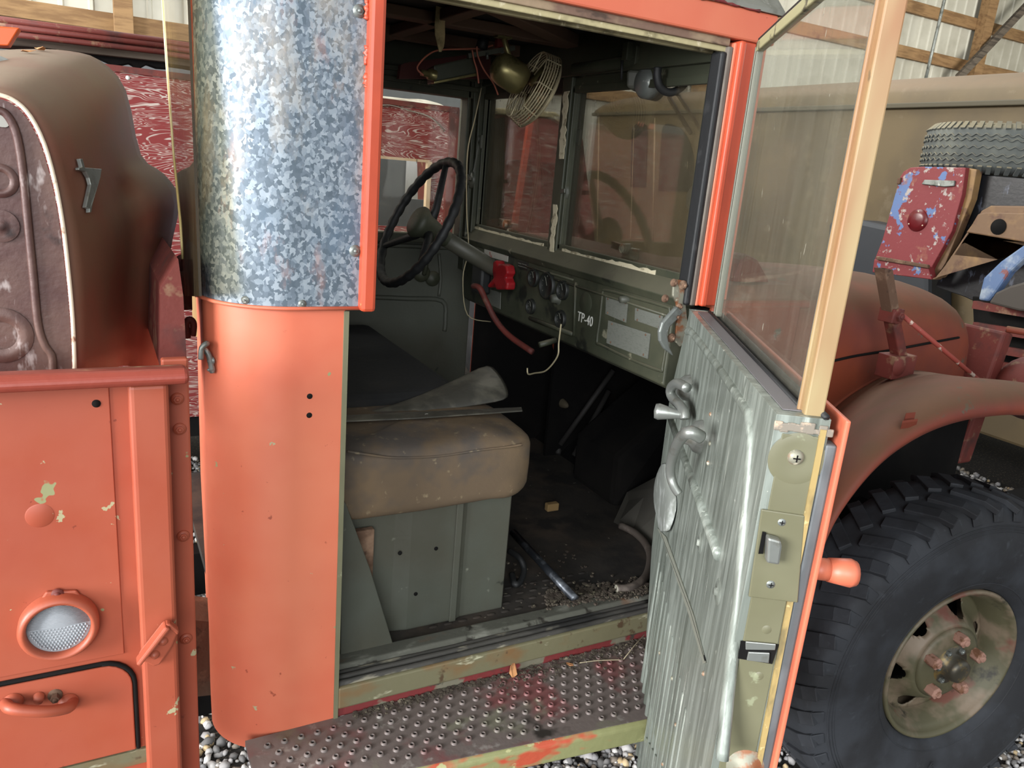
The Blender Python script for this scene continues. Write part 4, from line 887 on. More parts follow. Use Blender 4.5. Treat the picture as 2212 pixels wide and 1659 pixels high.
P('window_top_frame', MB().bar(f4, f2, .018, .014, DN, .004), MAT('pale_olive_frame', '#A39E78', .6, 0, [('#5A5644', 26, .58, .64)], bump=(60, .3)), door, bevel=.002)
P('top_frame_seal', MB().bar(f4 + (f2-f4).normalized().cross(DN)*.0105, f2 + (f2-f4).normalized().cross(DN)*.0105, .005, .012, DN), RUBBER, door)
# inner panel: raised bead, brace, ribs, patches
def onp(pts, t=0): return [dp(u, v, t) for u, v in pts]
P('door_bead', MB().tube(smooth_path(onp(((1487, 716), (1500, 722), (1560, 800), (1612, 880), (1622, 905), (1625, 960), (1614, 1100), (1598, 1280), (1575, 1480), (1560, 1640)), .002), 6), .0085, 10), DOORIN, door)
P('door_brace', MB().tube(onp(((1452, 905), (1556, 1200)), .001), .010, 10), DOORIN, door)
m = MB()
for k in range(13):
    s = .09 + k*.036; m.tube([DL(s, .0055, .56), DL(s, .0055, .985 - s*.05)], .0075, 8)
P('panel_rib', m, DOORIN, door)
m = MB()
for u, v in ((1513, 1172), (1551, 1278)):
    c = dp(u, v, 0); P('access_plug', MB().lathe(c, -DN, [(0, .006), (.005, .006), (.006, .002), (.014, .002), (.019, 0)], 20), DOORIN, door)
m = MB().prism(onp(((1421, 1140), (1440, 1160), (1500, 1330), (1526, 1432), (1521, 1434), (1490, 1330), (1436, 1172)), -.0005), -DN*.0015); P('panel_gash', m, MAT('bright_torn_edge', '#8E9084', .5, .3), door)
m = MB().tube(onp(((1428, 1150), (1492, 1318), (1524, 1428)), -.001), .0014, 6); P('gash_shadow_gap', m, DARK, door)
# torn bulging plastic at the hinge side
m = MB(); rows = []
for i, (v, a, b) in enumerate(((1000, 1430, 1442), (1022, 1418, 1450), (1050, 1411, 1458), (1085, 1410, 1464), (1118, 1418, 1458), (1150, 1424, 1446))):
    rows.append([dp(a + (b-a)*k/5, v, -.012*math.sin(math.pi*k/5) - .004*rnd.random()) for k in range(6)])
P('torn_lining', m.grid(rows), MAT('dull_torn_plastic', '#8A8E88', .35, .1, [('#B4B8B4', 26, .5, .64)], bump=(30, .6)), door, solid=.002, subd=1)
m = MB()
for u, v in ((1535, 895), (1534, 958), (1425, 1410), (1452, 1465), (1460, 1566), (1520, 1455), (1432, 1650), (1530, 1000)): P('panel_screw', MB().lathe(dp(u, v, 0), -DN, [(0, .003), (.003, .002), (.004, 0)], 10), HINGEM, door)
# pull handle
hc = dp(1514, 944, 0)
m = MB().lathe(hc, -DN, [(.030, -.002), (.029, .004), (.026, .012), (.016, .020), (.0135, .034), (0, .036)], 28)
hp = smooth_path([dp(1514, 944, -.026), dp(1490, 934, -.045), dp(1470, 948, -.052), dp(1453, 985, -.052), dp(1448, 1020, -.048), dp(1455, 1048, -.040), dp(1466, 1066, -.030)], 6)
m.tube(hp, [.0105 + (.0 if i < 8 else -.0001*min(i, 30)) for i in range(len(hp))], 12)
P('pull_handle', m, CHROME, door, label='curved chrome inner door handle')
# window crank
m = MB().lathe(dp(1488, 838, 0), -DN, [(.026, -.002), (.024, .010), (.014, .022), (0, .026)], 24)
hp = smooth_path([dp(1484, 838, -.024), dp(1462, 828, -.036), dp(1449, 840, -.040), dp(1452, 858, -.036), dp(1468, 875, -.028), dp(1478, 890, -.022), dp(1480, 905, -.020)], 6)
m.tube(hp, .0092, 10)
c = dp(1478, 897, -.02); m.lathe(c, -DN - E1*.15, [(.008, 0), (.008, .012), (.015, .045), (.013, .052), (0, .054)], 20)
P('window_crank', m, CHROME, door, label='chrome window crank with knob')
# outer handle showing beyond the edge
c = ds(1800, 1232, LW-.02)
P('outer_handle', MB().tube([DL(LW-.02, .080, c.z), DL(LW-.02, .102, c.z)], .014, 14).tube([DL(LW-.02, .102, c.z), DL(LW-.02, .128, c.z-.001), DL(LW-.02, .136, c.z-.001)], [.015, .018, .015], 14), ORANGE, door, label='stubby orange outer handle')

# ================================================================ front end
cowm = MB()
hs = [(.30, 1.0), (.30, 1.30), (.315, 1.40), (.36, 1.455), (.45, 1.488), (.65, 1.505), (.85, 1.488), (.94, 1.455), (.985, 1.40), (1.0, 1.30), (1.0, 1.0)]
rows = []
for x, k, dzz in ((1.40, 1.03, .02), (1.7, 1.02, .015), (2.0, 1.01, .01), (2.3, 1.0, 0), (2.5, .985, -.012), (2.62, .96, -.035), (2.70, .92, -.07), (2.745, .86, -.12), (2.76, .80, -.18)):
    rows.append([V(x, .65 + (y-.65)*k, (z if z < 1.05 else 1.0 + (z-1.0)*(1 if z < 1.31 else 1)) + (dzz if z > 1.35 else dzz*.5 if z > 1.2 else 0)) for y, z in hs])
hood = P('hood', cowm.grid(rows), REDDUSTY, subd=1, label='dusty orange engine hood')
m = MB(); pth = []
for u, v in ((1800, 779), (1850, 768), (1930, 755), (2000, 742), (2070, 729), (2128, 714)):
    p, n = hit(cowm, u, v)
    if p is not None: pth.append(p + n*.002)
P('hood_seam', m.tube(smooth_path(pth, 4), .004, 6), DARK, hood)
P('radiator_shell', MB().prism([V(2.72, .28, .85), V(2.80, .28, .85), V(2.86, .28, 1.33), V(2.80, .28, 1.34)], (0, .74, 0)), RUSTP, bevel=.01)
P('grille_rod', MB().tube([V(2.84, .30, 1.345), V(3.0, .12, 1.335), V(3.2, -.1, 1.31)], .012, 8), REDDUSTY)
# fender
FY = -.2
lip = [at(u, v, 'Y', FY) for u, v in ((1779, 1240), (1786, 1200), (1812, 1140), (1850, 1082), (1895, 1028), (1945, 984), (2010, 945), (2080, 920), (2150, 908), (2212, 905), (2290, 915), (2380, 960))]
inn = [at(u, v, 'Y', .29) for u, v in ((1745, 1010), (1760, 960), (1775, 915), (1790, 893), (1825, 862), (1868, 834), (1925, 806), (1985, 800), (2060, 822), (2130, 845), (2190, 860), (2290, 890))]
rows = []; fm_ = MB()
prof = [(-.02, .07), (0, 0), (.06, None), (.16, None), (.3, None), (.5, None), (.75, None), (1, None)]
lift = {.06: (.05, .015), .16: (.085, .02), .3: (.085, .02), .5: (.06, .01), .75: (.03, 0), 1: (0, 0)}
lipa = smooth_path(lip, 3); inna = smooth_path(inn, 3)
C0 = V(2.08, FY, .5)
for k, off in prof:
    row = []
    for p, q in zip(lipa, inna):
        rad = (p - C0); rad.y = 0; rad.normalize()
        if off is not None: row.append(p + V(0, off if off else 0, 0) if k < 0 else p)
        else:
            lf = lift[k]; c = p.lerp(q, k); row.append(c + rad*lf[0] + V(0, -lf[1], 0))
    rows.append(row)
fend = P('front_fender', fm_.grid(rows), REDDUSTY, subd=1, solid=.004, label='dusty orange front fender with wide arch')
m = MB(); p, n = hit(fm_, 1962, 912)
if p is not None: m.obox(p + n*.004, (.018, 0, 0), (0, 0, .018), n*.004)
p, n = hit(fm_, 1962, 922)
if p is not None: m.obox(p + n*.01, (.028, 0, 0), (0, 0, .003), n*.01)
P('fender_bracket', m, REDDUSTY, fend)
# marker post on the fender
p0, n = hit(fm_, 1942, 800)
b0 = at(1945, 785, 'Y', .18); b1 = at(1925, 680, 'Y', .18); b2 = at(1908, 580, 'Y', .18)
gp = P('guide_post', MB().bar(b0, b1, .034, .034, NY), RUSTP, bevel=.004, label='rusty red upright bar on the fender')
m = MB(); d = (b2-b1)
a = V(.016, 0, 0); b = V(0, .016, 0)
for (sx, sy, ex, ey) in ((-1, 0, 0, 1), (1, 0, 0, 1), (0, -1, 1, 0), (0, 1, 1, 0)):
    c1 = V(sx*.016, sy*.016, 0); h = V(ex*.017, ey*.017, 0); t_ = V(abs(sx)*.0015, abs(sy)*.0015, 0)
    m.obox((b1+b2)/2 + c1, d/2, h if h.length else V(0, .016, 0), t_)
P('hollow_post_tube', m, RUST, gp)
P('post_clamp', MB().bolt(b1+V(0, -.024, 0), NY, .014, .012).obox(b1, (.024, 0, 0), (0, .024, 0), (0, 0, .02)), RUSTP, gp, bevel=.003)
P('post_foot', MB().obox(b0+V(-.02, 0, -.005), (.05, 0, 0), (0, .03, 0), (0, 0, .035)).lathe(b0+V(-.045, -.03, 0), NY, [(0, .008), (.02, .006), (.03, 0)], 16), RUSTP, gp, bevel=.003)
P('stay_rod', MB().tube([at(1950, 682, 'Y', .16), at(2040, 758, 'Y', .12), at(2148, 850, 'Y', .10)], .007, 8), MAT('flaking_red_rod', '#8A3A30', .7, 0, [('#B9A89A', 30, .56, .60)]), gp)
c = at(2150, 855, 'Y', .10); P('rod_foot', MB().obox(c, (.022, 0, 0), (0, .02, 0), (0, 0, .03)).lathe(c+V(-.03, 0, 0), V(-.6, -.6, .1), [(0, .025), (.022, .02), (.026, -.02)], 14), RUSTP, gp, bevel=.004)
c = at(2232, 838, 'Y', .20); P('headlight_shell', MB().sphere(c, .115, 24, (1.2, 1, 1)), RUSTP, label='round dark red headlight shell')

# wheel
wn = V(-math.sin(math.radians(8.3)), -math.cos(math.radians(8.3)), 0)
WC = V(2.08, -.20, .50) - wn*.10
R0 = .50
tp = [(.236, .085), (.243, .104), (.262, .118), (.30, .132), (.345, .140), (.385, .140), (.42, .134), (.455, .122), (.478, .110), (.492, .095), (.497, .06), (.498, 0), (.497, -.06), (.492, -.095), (.46, -.12), (.38, -.14), (.28, -.12), (.236, -.09)]
ty = P('front_tyre', MB().lathe(WC, wn, tp, 96), TYREM, label='chunky black front tyre')
m = MB(); ta, tb_, _ = frame(wn)
for k in range(40):
    for sgn in (1, -1):
        q = 2*math.pi*(k + (.5 if sgn < 0 else 0))/40; q2 = q + .10
        def tpnt(q, r, h): return WC + (ta*math.cos(q) + tb_*math.sin(q))*r + wn*h
        for (qa, ra, ha, qb, rb2, hb2) in ((q, .484, .116, q+.03, .497, .085), (q+.03, .497, .085, q2, .500, .012)):
            p1, p2 = tpnt(qa, ra, ha*sgn), tpnt(qb, rb2, hb2*sgn); rad = ((p1-WC) - wn*(p1-WC).dot(wn)).normalized()
            m.bar(p1, p2, .036, .016, rad, .003)
        p1, p2 = tpnt(q, .455, .124*sgn), tpnt(q, .492, .112*sgn); m.bar(p1, p2, .034, .004, wn*sgn)
P('tread_lug', m, TYREM, ty, bevel=.003)
m = MB()
for r, h in ((.445, .127), (.437, .1295), (.430, .131), (.27, .1215)): m.lathe(WC, wn, [(r-.002, h-.002), (r-.0012, h+.0015), (r+.0012, h+.0012), (r+.002, h-.002)], 96)
P('sidewall_ring', m, TYREM, ty)
WD = WC + wn*.042
rim = P('front_rim', MB().lathe(WC, wn, [(.236, .088), (.240, .104), (.236, .110), (.229, .109), (.224, .098), (.216, .084), (.208, .078), (.203, .055), (.198, .05), (.192, -.05), (.198, -.09)], 72), RIMM, label='faded olive steel wheel rim')
m = MB()
m.lathe(WD, wn, [(0, .055), (.07, .056), (.098, .052), (.112, .044)], 60)
dp_ = [(.112, .044), (.120, .037), (.127, .029), (.134, .020), (.140, .011), (.146, .002), (.152, -.005), (.158, -.010), (.164, -.014), (.170, -.016), (.176, -.018), (.182, -.019), (.188, -.020), (.198, -.020)]
NS = 180; HR = .030; hc_ = [2*math.pi*k/6 + .25 for k in range(6)]
def polar(r, q):
    """radius and angle, pulled onto the edge of the nearest round opening"""
    for c in hc_:
        dx = r*math.cos(q-c) - .158; dy = r*math.sin(q-c)*.86; L_ = math.hypot(dx, dy)
        if HR < L_ < HR + .0062: dx *= HR/L_; dy *= HR/L_/.86; x = .158+dx; return math.hypot(x, dy), c + math.atan2(dy, x)
    return r, q
e1_, e2_, _ = frame(wn); vs_ = []; keep = []
def hz(r):
    for (ra, ha), (rb_, hb_) in zip(dp_, dp_[1:]):
        if r <= rb_ + 1e-9: return ha + (hb_-ha)*(r-ra)/(rb_-ra)
    return dp_[-1][1]
for i in range(NS):
    for (r, h) in dp_:
        q = 2*math.pi*i/NS; r2, q2 = polar(r, q); vs_.append(WD + (e1_*math.cos(q2) + e2_*math.sin(q2))*r2 + wn*hz(r2))
nn_ = len(dp_)
for i in range(NS):
    for k in range(nn_-1):
        qc = 2*math.pi*(i+.5)/NS; rc_ = (dp_[k][0]+dp_[k+1][0])/2
        if any(math.hypot(rc_*math.cos(qc-c)-.158, rc_*math.sin(qc-c)*.86) < HR*1.02 for c in hc_): continue
        keep.append((i*nn_+k, ((i+1) % NS)*nn_+k, ((i+1) % NS)*nn_+k+1, i*nn_+k+1))
m.add(vs_, keep, True)
P('wheel_disc', m, RIMM, rim, solid=.004)
P('wheel_back', MB().lathe(WC, wn, [(0, -.055), (.195, -.055)], 40), DARK, rim)
for k in range(5):
    q = 2*math.pi*k/5 + .28; c = WD + (ta*math.cos(q) + tb_*math.sin(q))*.088 + wn*.050
    e1, e2, _ = frame(wn); hx = [c + (e1*math.cos(t) + e2*math.sin(t))*.0185 for t in (math.pi/3*i+.3 for i in range(6))]
    P('lug_nut', MB().prism(hx, wn*.032).lathe(c + wn*.032, wn, [(0, .008), (.009, .008), (.010, .002), (.014, .001), (.016, -.002)], 14), MAT('rusty_pink_nut', '#9A7464', .7, 0, [('#6E4A34', 40, .5, .6)]) if k == 0 else bpy.data.materials['rusty_pink_nut'], rim, bevel=.002)
m = MB().lathe(WD + wn*.05, wn, [(0, .05), (.020, .05), (.032, .046), (.036, .036), (.038, .010), (.060, .008), (.066, 0)], 36)
P('hub_cap', m, STEEL if False else MAT('greasy_hub_metal', '#4A463C', .4, .5, [('#7E6A40', 20, .5, .62)]), rim)
m = MB()
for k in range(6):
    q = 2*math.pi*k/6; c = WD + (ta*math.cos(q) + tb_*math.sin(q))*.050 + wn*.058; P('hub_bolt', MB().bolt(c, wn, .008, .009, False), STEEL, rim)
text('sidewall_letter', 'A', WC + wn*.1375 + (V(0, 0, 1)*-.305) + V(-.02, 0, 0), V(1, -.146, 0), wn, .034, TYREM, ty, .0012)
# chassis below
P('chassis_rail', MB().box((-1.5, .34, .50), (3.1, .40, .63)).box((-1.5, .86, .50), (3.1, .92, .63)).box((-.2, .2, .45), (-.08, 1.0, .6)), DARK)
P('front_axle', MB().tube([V(2.12, -.05, .50), V(2.12, 1.3, .5)], .045, 12).box((1.6, .30, .56), (2.6, .36, .60)).box((1.98, .05, .68), (2.2, .6, .80)).box((2.3, .1, .60), (3.2, .25, .72)), DARK)
P('frame_crossbeam', MB().prism([at(u, v, 'Y', .25) for u, v in ((380, 1335), (470, 1345), (470, 1500), (380, 1510))], (0, .1, 0)), RUST)
P('inner_fender', MB().box((1.46, .27, .62), (2.7, .285, 1.05)), DARK)

# ================================================================ cargo bed
BY = -.08
def B(u, v, y=BY): return at(u, v, 'Y', y)
bx1 = B(415, 1200, -.06).x; btop = B(200, 833).z; bbot = B(200, 1640).z
bed = P('cargo_bed', MB().box((-1.2, BY, bbot-.1), (B(372, 1200).x, BY+.02, btop+.01)), ORANGE_BED, label='orange steel cargo bed side')
P('side_seam_panel', MB().box((-1.2, BY-.0025, B(0, 1462).z), (B(256, 1200).x, BY+.001, btop-.001)), ORANGE_BED, bed, bevel=.001)
px0, px1 = B(290, 1100, -.115).x, B(374, 1100, -.115).x
P('corner_post', MB().box((px0, -.115, .55), (px1, BY+.03, btop+.008)), ORANGE_BED, bed, bevel=.007, seg=3)
P('post_flange', MB().box((px1-.005, -.066, .70), (B(416, 1100, -.066).x, BY+.03, btop+.03)), ORANGE_BED, bed, bevel=.003)
rl = P('bed_rail', MB().prism([V(-1.2, -.135, B(300, 834, -.13).z), V(-1.2, -.142, B(300, 815, -.13).z), V(-1.2, -.130, B(300, 799, -.13).z), V(-1.2, -.112, B(300, 793, -.11).z), V(-1.2, -.075, B(300, 792, -.08).z), V(-1.2, -.075, B(300, 834, -.13).z)], (1.2 + B(409, 810, -.135).x, 0, 0)), MAT('worn_rail_paint', '#8E3E30', .5, 0, [('#6E5A48', 6, .46, .6, (.4,1,1), .8), ('#B9A078', 22, .64, .68, (.3,1,1))], bump=(60, .3)), bed, bevel=.006, seg=3)
for u, v in ((383, 862), (388, 927), (396, 1158), (402, 1380)):
    P('flange_bolt', MB().bolt(at(u, v, 'Y', -.068), NY, .0055, .004), ORANGE_BED, bed)
m = MB().lathe(B(208, 872, BY-.003), NY, [(0, .0006), (.0055, .0006), (.006, -.002)], 16); P('drilled_hole', m, DARK, bed)
P('filler_disc', MB().lathe(B(86, 1114, BY-.0025), NY, [(0, .0008), (.0165, .0008), (.018, 0)], 28), ORANGE_BED, bed)
# marker lamp
lc = B(128, 1346, BY-.003)
hx = [(u, v) for u, v in ((62, 1330), (100, 1275), (165, 1272), (196, 1310), (200, 1350), (180, 1395), (150, 1410), (90, 1408), (68, 1380))]
P('lamp_base', MB().prism([B(u, v, BY-.003) for u, v in hx], (0, -.006, 0)), ORANGE_BED, bed, bevel=.002)
P('lamp_ring', MB().lathe(lc, NY, [(.052, 0), (.052, .016), (.047, .024), (.042, .023), (.0405, .012), (.0405, .006)], 48), ORANGE_BED, bed, label='round orange lamp bezel')
m = MB(); lz = lc + NY*.010
m.lathe(lz, NY, [(0, .004), (.02, .0032), (.036, .001), (.041, 0)], 40)
for k in range(17):
    z = .003 + k*.0022; w_ = math.sqrt(max(0, .0385**2 - z*z))
    m.tube([lz + V(-w_, 0, z) + NY*.003, lz + V(w_, 0, z) + NY*.003], .0008, 5)
P('lamp_lens', m, LENSM, bed, label='white ribbed lamp lens')
m = MB()
for i in range(18):
    for j in range(9):
        x = -.038 + i*.0045 + (j % 2)*.0022; z = -.001 - j*.0042
        if x*x + z*z < .037**2: m.sphere(lz + V(x, -.003, z), .0018, 6)
P('lens_dot', m, LENSM, bed)
for u, v in ((124, 1284), (133, 1407)): P('lamp_screw', MB().bolt(B(u, v, BY-.009), NY, .005, .005, dome=True), RUSTP, bed)
# hatch
hz0, hz1 = B(200, 1640, BY).z+.004, B(150, 1450, BY).z
hx1 = B(287, 1500, BY).x
gp_ = [V(-1.1, BY-.004, hz1+.004), V(hx1-.04, BY-.004, hz1+.004)]
for k in range(7):
    t = math.pi/2*(1-k/6); gp_.append(V(hx1-.04 + .044*math.cos(t), BY-.004, hz1-.04 + .044*math.sin(t)))
gp_.append(V(hx1+.004, BY-.004, hz0))
P('hatch_gap', MB().tube(gp_, .0036, 6), DARK, bed)
pl = [V(-1.1, BY-.001, hz0), V(-1.1, BY-.001, hz1), V(hx1-.04, BY-.001, hz1)]
for k in range(7):
    t = math.pi/2*(1-k/6); pl.append(V(hx1-.04 + .04*math.cos(t), BY-.001, hz1-.04 + .04*math.sin(t)))
pl.append(V(hx1, BY-.001, hz0))
P('hatch_door', MB().prism(pl, (0, -.006, 0)), ORANGE_BED, bed, bevel=.002, label='orange hatch door with rounded corner')
P('lower_bed_edge', MB().box((-1.2, BY-.006, hz0-.03), (hx1+.02, BY+.01, hz0-.003)), SILLO, bed)
hh = BY-.008
m = MB().tube(smooth_path([B(12, 1520, hh-.004), B(22, 1530, hh-.030), B(60, 1536, hh-.036), B(110, 1536, hh-.034), B(148, 1528, hh-.022), B(155, 1516, hh-.004)], 5), .0085, 12)
m.lathe(B(28, 1516, hh), NY, [(0, .012), (.010, .012), (.014, 0)], 16).lathe(B(148, 1516, hh), NY, [(0, .012), (.010, .012), (.014, 0)], 16)
P('hatch_handle', m, ORANGE_BED, bed)
P('handle_bolt', MB().lathe(B(84, 1505, hh), NY, [(0, .012), (.006, .011), (.008, 0)], 16), ORANGE_BED, bed); P('handle_bolt', MB().bolt(B(119, 1502, hh), NY, .006, .012), RUST, bed)
# latch bracket on the post
q = [at(u, v, 'Y', -.118) for u, v in ((298, 1412), (305, 1400), (352, 1340), (362, 1338), (383, 1350), (384, 1362), (370, 1395), (345, 1432), (332, 1436), (306, 1424))]
P('latch_bracket', MB().prism(q, (0, -.006, 0)).prism([at(u, v, 'Y', -.124) for u, v in ((292, 1420), (355, 1338), (366, 1342), (303, 1422))], (0, -.022, 0)).prism([at(u, v, 'Y', -.124) for u, v in ((355, 1338), (366, 1336), (385, 1352), (382, 1362))], (0, -.016, 0)), ORANGE_BED, bed, bevel=.003)
m = MB()
for u, v in ((334, 1414), (352, 1385)): P('bracket_rivet', MB().lathe(at(u, v, 'Y', -.124), NY, [(0, .006), (.005, .005), (.0075, 0)], 14), ORANGE_BED, bed)
P('bed_front_wall', MB().prism([at(u, v, 'Y', .05) for u, v in ((347, 620), (385, 560), (396, 640), (404, 790), (345, 790))], (0, 1.1, 0)), RUSTP, bed)
m = MB().tube(smooth_path([at(u, v, 'Y', .3) for u, v in ((388, 585), (386, 562), (396, 556), (400, 570), (398, 590))], 4), .006, 8); m.obox(at(397, 625, 'Y', .3), (.012, 0, 0), (0, .02, 0), (0, 0, .035)); P('tarp_hook', m, RUSTP, bed); m = MB().tube(smooth_path([at(u, v, 'Y', .2) for u, v in ((405, 730), (402, 700), (410, 690), (418, 700), (416, 725))], 4), .006, 8)
P('tarp_hook', m, RUSTP, bed)

# ================================================================ old bonnet standing in the bed
fin = thing('spare_truck_hood', 'dusty brown-red rounded old vehicle hood with chrome emblem standing in the cargo bed', 'hood', (-.1, .2, 1.3))
YA, YB = .03, .42
A_ = [(-120, 196), (-40, 200), (0, 205), (35, 220), (66, 252), (95, 310), (118, 390), (135, 480), (147, 580), (157, 690), (162, 810)]
B_ = [(-120, 128), (-20, 112), (70, 108), (150, 112), (215, 132), (270, 195), (303, 335), (352, 376), (386, 436), (362, 570), (344, 810)]
As = smooth_path([at(u, v, 'Y', YA) for u, v in A_], 3); Bs = smooth_path([at(u, v, 'Y', YB) for u, v in B_], 3)
rows = []
for i in range(13):
    s = i/12; row = []
    for p, q in zip(As, Bs):
        c = p.lerp(q, s); j_ = len(row)/30.0; cr = max(0, min(1, (j_-.58)/.12))*math.exp(-((s-.45)/.16)**2)
        row.append(c + V(.010*math.sin(math.pi*s), 0, .008*math.sin(math.pi*s)) + V(.0, .05, -.004)*cr)
    rows.append(row)
shell = MB().grid(rows)
build('hood_shell', shell, FINM, fin, solid=.003)
build('shell_edge', MB().tube(As, .0032, 6), EDGE, fin, label='pale bare folded edge')
inn_ = [p + V(-.004, .004, -.004) for p in As]
build('inner_panel', MB().prism(inn_ + [at(-120, 810, 'Y', YA+.004)], (0, .008, 0)), FINI, fin, label='dark scuffed brown inner panel')
build('stamped_groove', MB().tube(smooth_path([at(u, v, 'Y', YA+.002) for u, v in ((-5, 238), (12, 246), (28, 270), (40, 310), (50, 380), (60, 480), (72, 600), (82, 700), (96, 745), (112, 770), (114, 810))], 5), .0055, 8), FINI, fin)
m = MB().lathe(at(2, 488, 'Y', YA+.001), NY, [(0, .003), (.006, .003), (.008, .001), (.014, .002), (.022, .001)], 24)
build('stamped_boss', m, FINI, fin)
build('stamped_boss', MB().lathe(at(-2, 390, 'Y', YA+.002), NY, [(.012, .0), (.015, .003), (.019, .003), (.023, .0)], 24), FINI, fin); build('stamped_boss', MB().lathe(at(2, 725, 'Y', YA+.002), NY, [(.020, .0), (.026, .003), (.034, .003), (.040, .0)], 28), FINI, fin)
build('old_sticker', MB().prism(smooth_path([at(u, v, 'Y', YA+.002) for u, v in ((-10, 238), (8, 238), (18, 246), (20, 268), (12, 275), (-10, 272))], 3), (0, -.001, 0)), PAPER, fin)
build('brow_opening', MB().prism([at(u, v, 'Y', .425) for u, v in ((386, 432), (380, 470), (368, 540), (362, 560), (366, 480), (374, 440))], (0, .03, 0)), DARK, fin)
def emb(pts, off=.004):
    out = []
    for u, v in pts:
        p, n = hit(shell, u, v); out.append(p + n*off)
    return out
e_ = emb(((158, 344), (164, 344), (169, 363), (206, 366), (203, 385), (186, 440), (183, 460), (179, 460), (179, 452), (171, 449), (182, 400), (178, 385), (170, 372), (156, 368), (156, 363), (163, 362)))
n_ = hit(shell, 182, 390)[1]
build('chrome_emblem', MB().prism(e_, n_*.006), CHROME, fin, bevel=.001, label='boomerang shaped chrome emblem')
# bits on top of it
one('grey_bucket_rim', MB().lathe(at(0, 150, 'Y', .25), V(.3, -.4, .85), [(.0, .01), (.022, .012), (.034, .0), (.030, -.02)], 24), STEEL, 'pale metal cap lying on top of the spare hood at left edge', 'cap')
leaf = MB()
def leafm(c, s, a, nrm=Z_):
    e1, e2, n = frame(nrm); x = e1*math.cos(a) + e2*math.sin(a); y = n.cross(x); m = MB(); m.prism([c - x*s, c - x*.4*s + y*.5*s, c + x*.4*s + y*.45*s + n*.2*s, c + x*s + n*.3*s, c + x*.35*s - y*.4*s, c - x*.5*s - y*.5*s + n*.15*s], n*.0008); return m
for u, v, a, s in ((88, 113, .3, .014), (62, 118, 1.2, .012)):
    p, n = hit(shell, u, v)
    if p is None: p = at(u, v, 'Y', .35)
    one('dry_leaf', leafm(p + Z_*.004, s, a, Z_), LEAF, 'small dry leaf on top of the spare hood, %s' % ('the larger and more rightward one' if u > 80 else 'the smaller one left of the other'), 'leaf', 'dry leaves')

# ================================================================ loose things in the cab and on the board
m = MB(); pts = smooth_path([at(u, v, 'Z', .775) for u, v in ((1332, 1272), (1365, 1268), (1395, 1245), (1405, 1205), (1395, 1175), (1370, 1150), (1340, 1135))], 6)
hs_ = thing('rubber_hose', 'curved grey-brown rubber hose lying on the cab floor beside the door sill', 'hose', tuple(pts[0]))
build('hose_body', MB().tube(pts, .0105, 12), HOSE, hs_); d = (pts[0]-pts[1]).normalized(); build('hose_end', MB().lathe(pts[0], d, [(.0105, 0), (.0105, .002), (.005, .002), (.004, -.004), (0, -.004)], 16), MAT('pale_hose_end', '#8E8A7C', .7), hs_)
m = MB(); q0, q1 = at(1242, 1294, 'Z', .775), at(1108, 1150, 'Z', .80); m.tube([q0, q1], .0105, 12)
one('steel_bar', m, MAT('worn_dark_steel', '#3A3D42', .35, .6, [('#6E7278', 20, .5, .62)]), 'straight dark steel bar lying on the cab floor by the seat box', 'bar')
m = MB().tube(smooth_path([at(u, v, 'Z', z) for u, v, z in ((1100, 1190, .80), (1122, 1205, .80), (1132, 1230, .78), (1124, 1256, .765), (1112, 1262, .765), (1106, 1240, .77))], 5), .008, 8)
one('bent_strap', m, RUBBER, 'short black looped strap on the floor against the seat box corner', 'strap')
m = MB().obox(at(1192, 1094, 'Z', .77), (.02, 0, 0), (0, .01, 0), (0, 0, .012)); one('wood_scrap', m, TANF, 'small tan scrap at the dark back of the cab floor', 'scrap', bevel=.003)
m = MB()
for i in range(620):
    u = rnd.uniform(1180, 1400); v = 1270 + (1400-u)*.10 + rnd.gauss(0, 10)
    p = at(u, v, 'Z', .770)
    if p.y > .10 or p.y < .04: 
        if p.y < .04 and rnd.random() < .7: continue
        p = at(u, v, 'Z', .759) if p.y > .1 else p
    r = .0014 + .0022*rnd.random(); m.obox(p + Z_*r*.5, V(r, r*.3, 0), V(-r*.3, r, 0), V(0, 0, r*.7))
for i in range(700):
    x = rnd.uniform(.4, 1.12); y = -abs(rnd.gauss(0, .022)) if x > .7 else -abs(rnd.gauss(0, .01)); r = .001 + .002*rnd.random()
    m.obox(V(x, y, bt+r*.6), V(r, 0, 0), V(0, r, 0), V(0, 0, r*.7))
for i in range(60):
    x = rnd.uniform(.85, 1.12); y = rnd.uniform(.1, .35); r = .001 + .0022*rnd.random(); m.obox(V(x, y, .7575+r*.6), V(r, 0, 0), V(0, r, 0), V(0, 0, r*.7))
one('floor_debris', m, MAT('debris_crumbs', '#4A4238', .9, 0, [('#8E8670', 80, .58, .64), ('#3A3028', 70, .5, .58)]), 'scattered dirt crumbs and grit along the door sill', 'debris', kind='stuff')
p = at(1108, 1447, 'Y', -.008)
one('dry_leaf', leafm(p, .018, 1.3, V(0, -.8, .6)), LEAF, 'curled tan leaf stuck under the rusty sill at the running board', 'leaf', 'dry leaves')
one('dry_leaf', leafm(at(1231, 1436, 'Z', bt+.006), .010, .4), LEAF, 'small orange brown leaf lying on the running board near the twigs', 'leaf', 'dry leaves')
m = MB().tube(smooth_path([at(u, v, 'Z', bt+.006) for u, v in ((1252, 1432), (1290, 1427), (1345, 1425))], 4), .0011, 5); one('dry_twig', m, TWIG, 'thin pale dry twig lying lengthwise on the running board', 'twig', 'dry twigs')
m = MB().tube([at(1347, 1424, 'Z', bt+.006), at(1370, 1395, 'Z', bt+.008), at(1392, 1370, 'Z', bt+.012)], .0011, 5); one('dry_twig', m, TWIG, 'thin straw slanting up the running board toward the open door', 'twig', 'dry twigs')
m = MB()
